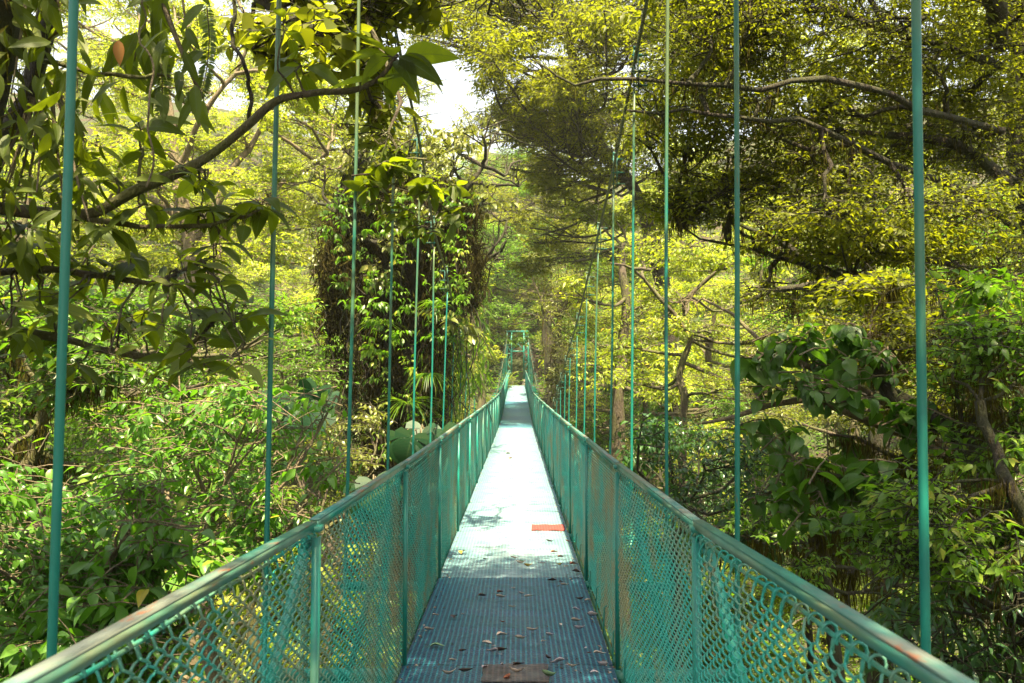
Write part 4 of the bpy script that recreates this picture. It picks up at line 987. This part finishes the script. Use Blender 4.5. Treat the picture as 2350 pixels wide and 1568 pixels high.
tree("bushy_tree", "pale yellow-leaved tree just right of the far tower over the railing", "tree",
     [base_at(1300, 44), at(1290, 950, 44), at(1290, 780, 44)], (.3, .1),
     box_pads(1220, 560, 1330, 830, 40, 46, 8, (1.6, 1.6, 1.0)), .2, T_far, L_vine, br=.05, kw=K(per=8, cover=1.1, tw_len=4, clump=.2))
tree("mossy_tree", "dark mossy trunk low on the right between the thin right hangers and the far tower", "tree",
     [base_at(1275, 47), at(1268, 950, 47), at(1266, 860, 47), at(1262, 790, 47), at(1270, 700, 47)], (.55, .3),
     box_pads(1240, 560, 1380, 780, 44, 50, 8, (1.8, 1.8, .9)), .19, T_far, L_mid, barkm=m_bark_dark, br=.07, kw=K(per=8, cover=1.0, tw_len=4, clump=.2), moss=300, moss_kw=K(size=(.3, 1.0), spread=.3))
tree("overhanging_tree", "dark small-leaved tree reaching over the middle of the bridge right of the sky opening", "tree",
     [base_at(1560, 31), at(1560, 1000, 31), at(1530, 700, 31), at(1460, 450, 31), at(1360, 300, 31), at(1300, 60, 29)], (.40, .12),
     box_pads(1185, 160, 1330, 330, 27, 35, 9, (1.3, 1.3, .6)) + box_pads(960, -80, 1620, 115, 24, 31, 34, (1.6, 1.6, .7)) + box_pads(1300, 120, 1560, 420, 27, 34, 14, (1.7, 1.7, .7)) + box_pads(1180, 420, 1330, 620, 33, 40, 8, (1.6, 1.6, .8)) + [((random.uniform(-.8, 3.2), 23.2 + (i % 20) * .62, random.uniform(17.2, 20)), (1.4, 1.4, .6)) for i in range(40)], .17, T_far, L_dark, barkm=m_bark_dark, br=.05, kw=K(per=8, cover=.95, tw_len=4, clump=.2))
# right: broad-leaved branch near the hangers
tree("broad_leaved_tree", "tree with large bright broad leaves on long twigs right of the third right hanger", "tree",
     [base_at(2350, 7.5), at(2360, 1500, 7.4), at(2330, 1150, 7.2), at(2180, 1080, 7)], (.12, .05),
     [(at(X, Y, d), (.28, .28, .16)) for X, Y, d in ((1600, 690, 7), (1850, 790, 6.5), (1790, 790, 6.5), (1720, 830, 6.6), (1850, 880, 6.3), (1760, 900, 6.5), (1650, 880, 6.8), (1620, 940, 6.8), (1700, 980, 6.6), (1800, 1020, 6.3), (1900, 820, 6.5), (1960, 760, 6.6), (1600, 780, 7), (1560, 1020, 7), (1850, 1080, 6.2), (1950, 1010, 6.4), (1740, 1120, 6.3), (1560, 700, 7.2), (1500, 840, 7.6), (1530, 930, 7.4), (1590, 1090, 7), (1660, 1060, 6.8), (1480, 1010, 7.6), (1720, 770, 6.6), (1930, 900, 6.2), (2020, 840, 6.4), (1990, 1090, 6), (2080, 960, 6.2), (1690, 1190, 6.4), (1880, 1180, 6.0))], .165,
     T_broad, L_broad, limbs=[(P3((2330, 1150, 7.2), (2150, 1030, 7), (2000, 970, 6.8), (1860, 930, 6.5), (1700, 940, 6.6), (1600, 960, 6.9)), .05, .012), (P3((2200, 1060, 7), (1990, 900, 6.8), (1850, 830, 6.6), (1700, 760, 6.8), (1610, 690, 7)), .035, .01), (P3((2100, 1040, 6.8), (1950, 1100, 6.4), (1800, 1090, 6.3)), .03, .01)],
     barkm=m_bark_pale, br=.012, kw=K(per=6, cover=1.3, tw_len=2.2, droop=.7))
# right foreground: leaning mossy trunk and limbs
def mossy_right():
    base = base_at(2480, 6.2)
    tr_ = [base, at(2420, 1500, 6.1), at(2330, 1330, 6.1), at(2230, 1180, 6.0), at(2150, 1020, 6.2), at(2080, 900, 6.4), at(2020, 760, 6.6)]
    limbs = [(P3((2300, 1290, 6.1), (2180, 1210, 6), (2050, 1150, 6), (1950, 1110, 6), (1850, 1080, 6)), .035, .012), (P3((2240, 1190, 6.0), (2120, 1080, 6.1), (2000, 1020, 6.2), (1900, 1000, 6.2)), .026, .01),
             (P3((2330, 1330, 6.1), (2250, 1150, 6), (2210, 1000, 6), (2180, 880, 6)), .03, .012), (P3((2400, 1430, 5.6), (2250, 1370, 5.6), (2080, 1270, 5.6), (1980, 1230, 5.6), (1900, 1210, 5.7)), .028, .01),
             (P3((2300, 1250, 6), (2330, 1000, 6), (2360, 800, 6)), .04, .02), (P3((2210, 1000, 6), (2300, 850, 6), (2400, 800, 6)), .02, .01)]
    pads = box_pads(1950, 640, 2400, 900, 6.4, 8.5, 14, (.7, .7, .22)) + box_pads(1960, 880, 2380, 1120, 6.2, 8, 8, (.5, .5, .2))
    tree("mossy_tree", "leaning mossy tree with shaggy bare limbs at the lower right edge", "tree", tr_, (.11, .05), pads, .085, T_mid, L_dark,
         limbs=limbs, barkm=m_bark_dark, br=.015, kw=K(per=8, cover=.8, tw_len=4.5, clump=.25), moss=650, moss_kw=K(size=(.03, .17), spread=.03))
mossy_right()
tree("bushy_tree", "small-leaved dark tree screening the leaning trunk behind the nearest right hanger", "tree",
     [base_at(2420, 5.2), at(2400, 1500, 5.2), at(2330, 1200, 5.2), at(2280, 950, 5.3)], (.06, .03),
     box_pads(2000, 1100, 2420, 1330, 4.8, 5.8, 9, (.42, .42, .2)) + box_pads(2120, 640, 2420, 1080, 5.2, 6.4, 9, (.5, .5, .22)) + box_pads(1960, 1180, 2200, 1450, 6.5, 8.5, 6, (.5, .5, .25)), .085, T_mid, L_mid, br=.016, barkm=m_bark_dark, kw=K(per=8, cover=.8, tw_len=4.5, clump=.2), moss=260, moss_kw=K(size=(.03, .14), spread=.03))
# right lower understorey
tree("shrub", "bluish-green glossy shrub behind the third and fourth right hangers", "shrub",
     [base_at(1560, 13), at(1560, 1350, 13), at(1550, 1150, 13)], (.12, .06),
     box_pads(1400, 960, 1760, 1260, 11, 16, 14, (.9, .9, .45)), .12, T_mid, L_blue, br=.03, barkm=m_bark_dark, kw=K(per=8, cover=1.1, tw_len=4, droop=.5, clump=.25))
tree("shrub", "dark understorey shrub above the right railing between the second and first right hangers", "shrub",
     [base_at(1900, 11), at(1900, 1400, 11), at(1880, 1200, 11)], (.1, .05),
     box_pads(1690, 1050, 2200, 1330, 9, 13, 14, (.75, .75, .35)), .10, T_mid, L_mid, br=.03, barkm=m_bark_dark, kw=K(per=8, cover=.75, tw_len=4, droop=.5, clump=.35), moss=150)
tree("shrub", "narrow-leaved blue-green shrub in the bottom right corner behind the railing", "shrub",
     [base_at(2280, 6), at(2280, 1800, 6), at(2260, 1560, 6)], (.06, .03),
     box_pads(2080, 1280, 2420, 1600, 4.6, 6.6, 12, (.5, .5, .3)), .13, [leaf_tpl(5, .30, .25, .4), leaf_tpl(5, .26, .2, .6)], L_blue, br=.016, barkm=m_bark_dark, kw=K(per=7, cover=.85, tw_len=3, droop=.8))
tree("shrub", "sunlit bright green shrub low behind the right railing in the clearing", "shrub",
     [base_at(1900, 17), at(1900, 1500, 17), at(1880, 1400, 17)], (.1, .05),
     box_pads(1740, 1300, 2150, 1560, 14, 19, 12, (1.0, 1.0, .4)), .12, T_mid, L_lime, br=.03, kw=K(per=8, cover=.8, tw_len=4, droop=.4))
tree("shrub", "green shrub seen through the right chain link", "shrub",
     [base_at(1620, 15), at(1620, 1600, 15), at(1600, 1450, 15)], (.1, .05),
     box_pads(1420, 1180, 1750, 1600, 12, 18, 12, (1.0, 1.0, .5)), .12, T_mid, L_mid, br=.03, kw=K(per=8, cover=1.2, tw_len=4, droop=.4))
tree("shrub", "green shrub seen through the left chain link near the deck", "shrub",
     [base_at(850, 14), at(850, 1700, 14), at(850, 1500, 14)], (.1, .05),
     box_pads(560, 1350, 960, 1700, 10, 16, 14, (.9, .9, .5)), .12, T_mid, L_mid, br=.03, kw=K(per=8, cover=.8, tw_len=4, droop=.4))
for q, (X, Y0, Y1, d, r) in enumerate([(1840, 1220, 1480, 15, .07), (1970, 1150, 1560, 14, .06), (2060, 1190, 1500, 13, .05), (1700, 1180, 1420, 16, .06)]):
    b = base_at(X, d); tree("sapling", ["thin dark sapling stem nearest the third right hanger's foot", "taller thin dark sapling in the clearing right of the first one", "slim leaning sapling left of the nearest right hanger", "leftmost thin sapling just over the right railing"][q], "tree",
         [b, at(X + 10, Y1, d), at(X - 6, (Y0 + Y1) / 2, d), at(X + 4, Y0, d)], (r, r * .6), [(at(X, Y0 - 20, d), (.5, .5, .25)), (at(X + 30, Y0 + 40, d), (.4, .4, .2))], .1, T_mid, L_mid, barkm=m_bark_dark, group="saplings in the clearing", kw=K(per=7, cover=.6, tw_len=3.5))

# --- ground cover on the slopes
def cover_plants():
    n = 110000; x = rng.uniform(-34, 34, n); y = rng.uniform(3, 84, n)
    keep = (np.abs(x - .1) > 1.5) | (y < 60); x, y = x[keep], y[keep]; n = len(x)
    z = ground_z(x, y) + rng.random(n) ** 2 * 1.5; D = rng.normal(size=(n, 3)) * (1, 1, .3); Nn = rng.normal(size=(n, 3)) * .4 + (0, 0, 1)
    tone = np.clip(.5 + .3 * np.sin(x * .8) * np.sin(y * .6) + rng.normal(size=n) * .2, 0, .9)
    V, T, A, U = place(T_far[0], np.stack([x, y, z], 1), D, Nn, rng.uniform(.16, .42, n), tone)
    o = obj("ground_cover", mesh_np("ground_cover", V, T, False, {"rnd": A, "leaf_uv": U}), L_mid); tag(o, "low leafy ground cover over the ravine slopes", "ground cover", kind="stuff")
cover_plants()

# --- fallen leaves on the deck
def curl_leaf(seed, L, w, curl, tw):
    r = np.random.default_rng(seed); V, T, U = leaf_tpl(6, w, .3, 0); V = V.copy()
    t = V[:, 0]; V[:, 2] += .10 * np.sin(t * 3.1) + curl * (2 * t - 1) ** 2 * .25; y = V[:, 1]; a = y / (w / 2 + 1e-6)
    V[:, 2] += np.abs(a) ** 1.6 * w * .5 * curl; V[:, 1] = y * (1 - .45 * curl) + tw * np.sin(t * 5) * .1; V[:, 2] += r.normal(size=len(V)) * .012
    # stalk
    k = len(V); st = np.array([(-.32, .03, .02), (-.3, .0, .05), (0.02, .0, .01), (0.02, .02, .0)]); V = np.concatenate([V, st]); T = np.concatenate([T, [(k, k + 1, k + 2), (k, k + 2, k + 3)]]); U = np.concatenate([U, np.zeros((4, 2))])
    V[:, 2] -= V[:, 2].min(); V *= L; V[:, 0] -= L / 2
    return V, T, U
def dead_mat(name, col):
    m, nt, bs, out = newmat(name); co = objco(nt); n = noise(nt, co, 40, 4)
    nt.links.new(mix(nt, n, tuple(c * .45 for c in col), tuple(min(1, c * 1.25) for c in col)), bs.inputs['Base Color']); bs.inputs['Roughness'].default_value = .6; bump(nt, bs, n, .4, .003); return m
DM = {"pale tan": dead_mat("tan leaf", (.72, .54, .42)), "dark brown": dead_mat("brown leaf", (.07, .035, .025)), "pinkish grey": dead_mat("grey leaf", (.62, .50, .50)), "yellow": dead_mat("yellow leaf", (.55, .36, .05)), "pale green": dead_mat("green leaf", (.30, .45, .22)), "reddish brown": dead_mat("red leaf", (.30, .10, .05))}
shape = {"flat": (.5, .25), "curled": (.42, .9), "rolled": (.26, 1.5)}
lv = [  # X, Y, colour, shape, length (m), turn, label
 (1004, 1486, "pale green", "flat", .075, .3, "pale green leaf with its stalk near the left deck edge"),
 (1044, 1418, "dark brown", "flat", .07, 1.5, "upright pointed dark brown leaf left of the deck middle"),
 (1107, 1371, "dark brown", "curled", .06, .1, "dark crumpled leaf on the left of the blue deck just past the seam"),
 (1150, 1375, "pale tan", "rolled", .07, .3, "long pale curled leaf left of the deck's centre line"),
 (1213, 1372, "pale tan", "curled", .075, .15, "large pale curled leaf at the deck's centre line"),
 (1197, 1366, "pinkish grey", "rolled", .05, 0, "small grey roll touching the large pale curled leaf"),
 (1175, 1397, "pale tan", "rolled", .06, .2, "pale slender leaf below the large curled leaf"),
 (1117, 1480, "pale tan", "curled", .06, 2.6, "x"), (1190, 1530, "dark brown", "curled", .06, .5, "dark crumpled leaf standing on the brown patch"),
 (1130, 1500, "pinkish grey", "rolled", .06, 2.9, "pinkish leaf touching the left corner of the brown patch"),
 (1188, 1547, "pale tan", "rolled", .08, .1, "fat tan rolled leaf at the front edge of the brown patch"),
 (1112, 1535, "pinkish grey", "curled", .04, .5, "x"), (1152, 1528, "pinkish grey", "curled", .035, 1.0, "x"),
 (1256, 1513, "dark brown", "curled", .06, 2.2, "torn brown leaf right of the brown patch"),
 (1278, 1527, "pinkish grey", "rolled", .07, 2.8, "crumpled grey strip right of the torn brown leaf"), (1316, 1533, "pale tan", "rolled", .075, 0, "straight tan roll right of the brown patch"),
 (1375, 1505, "pale tan", "curled", .085, .3, "large pale torn leaf at the right deck edge"), (1380, 1532, "pinkish grey", "rolled", .06, 2.7, "x"),
 (1365, 1545, "pinkish grey", "flat", .05, .2, "x"), (1345, 1488, "pinkish grey", "flat", .03, .9, "x"), (1352, 1501, "reddish brown", "rolled", .035, .3, "small red-ended bit near the right deck edge"),
 (1247, 1475, "pale tan", "curled", .04, .9, "small pale leaf right of the centre line, well before the patch"), (1152, 1462, "pale tan", "curled", .07, .4, "pale folded leaf just beyond the seam left of centre"),
 (1195, 1470, "pale tan", "rolled", .075, .3, "tan rolled leaf beyond the brown patch"), (1150, 1497, "dark brown", "curled", .07, .1, "dark clump of litter beyond the brown patch"),
 (1062, 1497, "dark brown", "curled", .04, .3, "x"), (1070, 1545, "dark brown", "rolled", .08, .3, "long dark brown leaf at the lower left of the deck"), (1030, 1552, "pale tan", "rolled", .085, .2, "long tan rolled leaf at the lower left corner of the deck"),
 (1040, 1520, "pale tan", "rolled", .055, 0, "x"), (1260, 1556, "pale green", "rolled", .07, 0, "narrow green leaf at the bottom right of the deck"), (1165, 1560, "reddish brown", "curled", .07, .5, "crumpled reddish leaf at the bottom centre of the deck"),
 (1265, 1336, "dark brown", "curled", .07, 2.8, "dark star-shaped leaf just past the seam on the right"), (1288, 1337, "dark brown", "curled", .03, .4, "x"), (1295, 1347, "pale tan", "rolled", .06, 0, "pale flat sliver beside the dark star-shaped leaf"),
 (1348, 1380, "pale tan", "curled", .07, 1.0, "pale leaf with a dark end at the right edge of the blue panel"), (1330, 1378, "dark brown", "rolled", .05, 2.9, "x"), (1322, 1402, "pinkish grey", "rolled", .06, 0, "farther greyish rolled leaf at the blue panel's right edge"),
 (1360, 1417, "pinkish grey", "curled", .06, .4, "grey curled leaf at the right deck edge halfway along"), (1322, 1430, "pale tan", "rolled", .08, .05, "long thin tan leaf right of centre on the blue panel"), (1287, 1435, "pale tan", "flat", .04, 2.0, "small white-tan pointed leaf right of the centre line"),
 (1330, 1448, "pinkish grey", "rolled", .07, 0, "greyish rolled leaf just nearer than the long thin tan one"), (1222, 1452, "pale tan", "rolled", .07, 0, "thin pale leaf at the centre of the blue panel"), (1262, 1462, "pinkish grey", "rolled", .06, .1, "x"), (1152, 1430, "reddish brown", "rolled", .05, 2.9, "reddish folded leaf left of the centre line"),
 (1148, 1362, "reddish brown", "curled", .05, .2, "x"), (1178, 1352, "pinkish grey", "curled", .035, .4, "x"), (1000, 1415, "pale tan", "curled", .04, .5, "x"), (1062, 1412, "pinkish grey", "rolled", .025, .5, "x"), (985, 1450, "pale tan", "rolled", .06, 0, "pale sliver at the left deck edge"),
 (1272, 1270, "reddish brown", "curled", .07, 0, "orange-brown leaf on the grey-green panel at right"), (1212, 1303, "yellow", "rolled", .07, .1, "yellow rolled leaf at the centre of the grey-green panel"), (1195, 1296, "pale tan", "rolled", .08, .1, "tan rolled leaf touching the yellow rolled one"), (1287, 1281, "dark brown", "curled", .06, 0, "x"),
 (1062, 1270, "yellow", "flat", .09, 1.2, "large pale yellow leaf on the left of the grey-green panel"), (1035, 1287, "yellow", "rolled", .05, 2.4, "x"), (1113, 1286, "dark brown", "rolled", .05, 0, "x"), (1180, 1284, "pale tan", "rolled", .07, .1, "x"), (1198, 1291, "pale green", "rolled", .05, 0, "x"),
 (1245, 1296, "pinkish grey", "rolled", .05, 0, "x"), (1283, 1299, "yellow", "rolled", .06, 2.6, "x"), (1300, 1303, "pale tan", "curled", .05, .8, "x"), (1316, 1297, "reddish brown", "curled", .07, .1, "brown leaf at the right edge of the grey-green panel"), (1324, 1316, "dark brown", "curled", .06, .1, "dark curled leaf at the right edge close to the blue panel seam"),
 (1262, 1246, "dark brown", "rolled", .06, 0, "x"), (1304, 1245, "reddish brown", "rolled", .06, 0, "x"), (1167, 1043, "dark brown", "curled", .10, .3, "dark leaf alone on the sunlit stretch of deck"), (1172, 1054, "reddish brown", "curled", .09, .9, "x")]
lm = {}
def deck_pt(X, Y):
    lo, hi = .8, 58
    for _ in range(40):
        m_ = (lo + hi) / 2; p = at(X, Y, m_)
        if p[2] > deck_z(m_) + .004: lo = m_
        else: hi = m_
    return at(X, Y, lo)
for i, (X, Y, col, sh, L, rot, lab) in enumerate(lv):
    key = (col, sh, i % 5)
    if key not in lm:
        w, cu = shape[sh]; w *= rng.uniform(.75, 1.3); cu *= rng.uniform(.7, 1.3); V, T, U = curl_leaf(i, 1.0, w, cu, rng.uniform(-2.2, 2.2)); me = mesh_np("fallen_leaf", V, T, True); me.materials.append(DM[col]); lm[key] = me
    p = deck_pt(X, Y); o = bpy.data.objects.new("fallen_leaf", lm[key]); link(o)
    o.location = (p[0], p[1], float(deck_z(p[1])) + .006); o.rotation_euler = (rng.uniform(-.15, .15), 0, rot + rng.uniform(-.5, .5)); o.scale = (L * rng.uniform(.85, 1.3),) * 3
    row = "in front of the brown patch" if Y > 1515 else "far up the blue panel" if Y < 1400 and Y > 1322 else "halfway along the blue panel" if Y > 1322 and Y < 1452 else "just beyond the brown patch" if Y > 1322 else "on the grey-green panel"
    lat = (p[0] + .59) / 1.08; side = "at the left edge" if lat < .2 else "left of centre" if lat < .45 else "near the centre line" if lat < .6 else "right of centre" if lat < .82 else "at the right edge"
    if Y < 1100: row = "on the far sunlit deck"
    tag(o, lab if lab != "x" else "small %s %s leaf %s, %s" % (col.replace("pinkish grey", "greyish"), sh, row, side), "leaf", "fallen leaves on the deck")
# crumbs of litter gathered along the edges and seams
def litter():
    n = 2600; y = rng.uniform(1.5, 40, n) ** 1.0; e = rng.random(n) < .7; s = rng.random(n) < .5
    x = np.where(e, np.where(s, XL + np.abs(rng.normal(size=n)) * .035 + .006, XR - np.abs(rng.normal(size=n)) * .035 - .006), rng.uniform(XL + .02, XR - .02, n))
    y = np.where(~e, np.round((y - .5) / 2) * 2 + .5 + rng.normal(size=n) * .05, y); y = np.where(rng.random(n) < .12, rng.uniform(1.5, 30, n), y)
    P = np.stack([x, y, deck_z(y) + .007], 1); D = rng.normal(size=(n, 3)) * (1, 1, .12); Nn = rng.normal(size=(n, 3)) * .25 + (0, 0, 1)
    V, T, A, U = place(leaf_tpl(1, .45, .5, .2), P, D, Nn, rng.uniform(.006, .03, n) * rng.uniform(.5, 1, n))
    o = obj("leaf_litter", mesh_np("leaf_litter", V, T, False, {"rnd": A, "leaf_uv": U}), L_dead); tag(o, "crumbs of dead leaf gathered along the deck edges and seams", "litter", kind="stuff")
litter()

# --- humid air: one closed box of thin, even haze round the whole scene
def haze():
    m = bpy.data.materials.new("haze"); m.use_nodes = True; nt = m.node_tree; nt.nodes.clear()
    out = nt.nodes.new("ShaderNodeOutputMaterial"); v = nt.nodes.new("ShaderNodeVolumePrincipled")
    v.inputs['Color'].default_value = (.95, .95, .85, 1); v.inputs['Density'].default_value = .0005; v.inputs['Anisotropy'].default_value = .2
    nt.links.new(v.outputs[0], out.inputs['Volume'])
    zt = 140; zb = float(GZ.min()) - 1
    h = MB().box((0, 30, (zt + zb) / 2), (2100, 2100, zt - zb)).build("haze", m); tag(h, "thin pale haze in the humid forest air", kind="stuff")
haze()
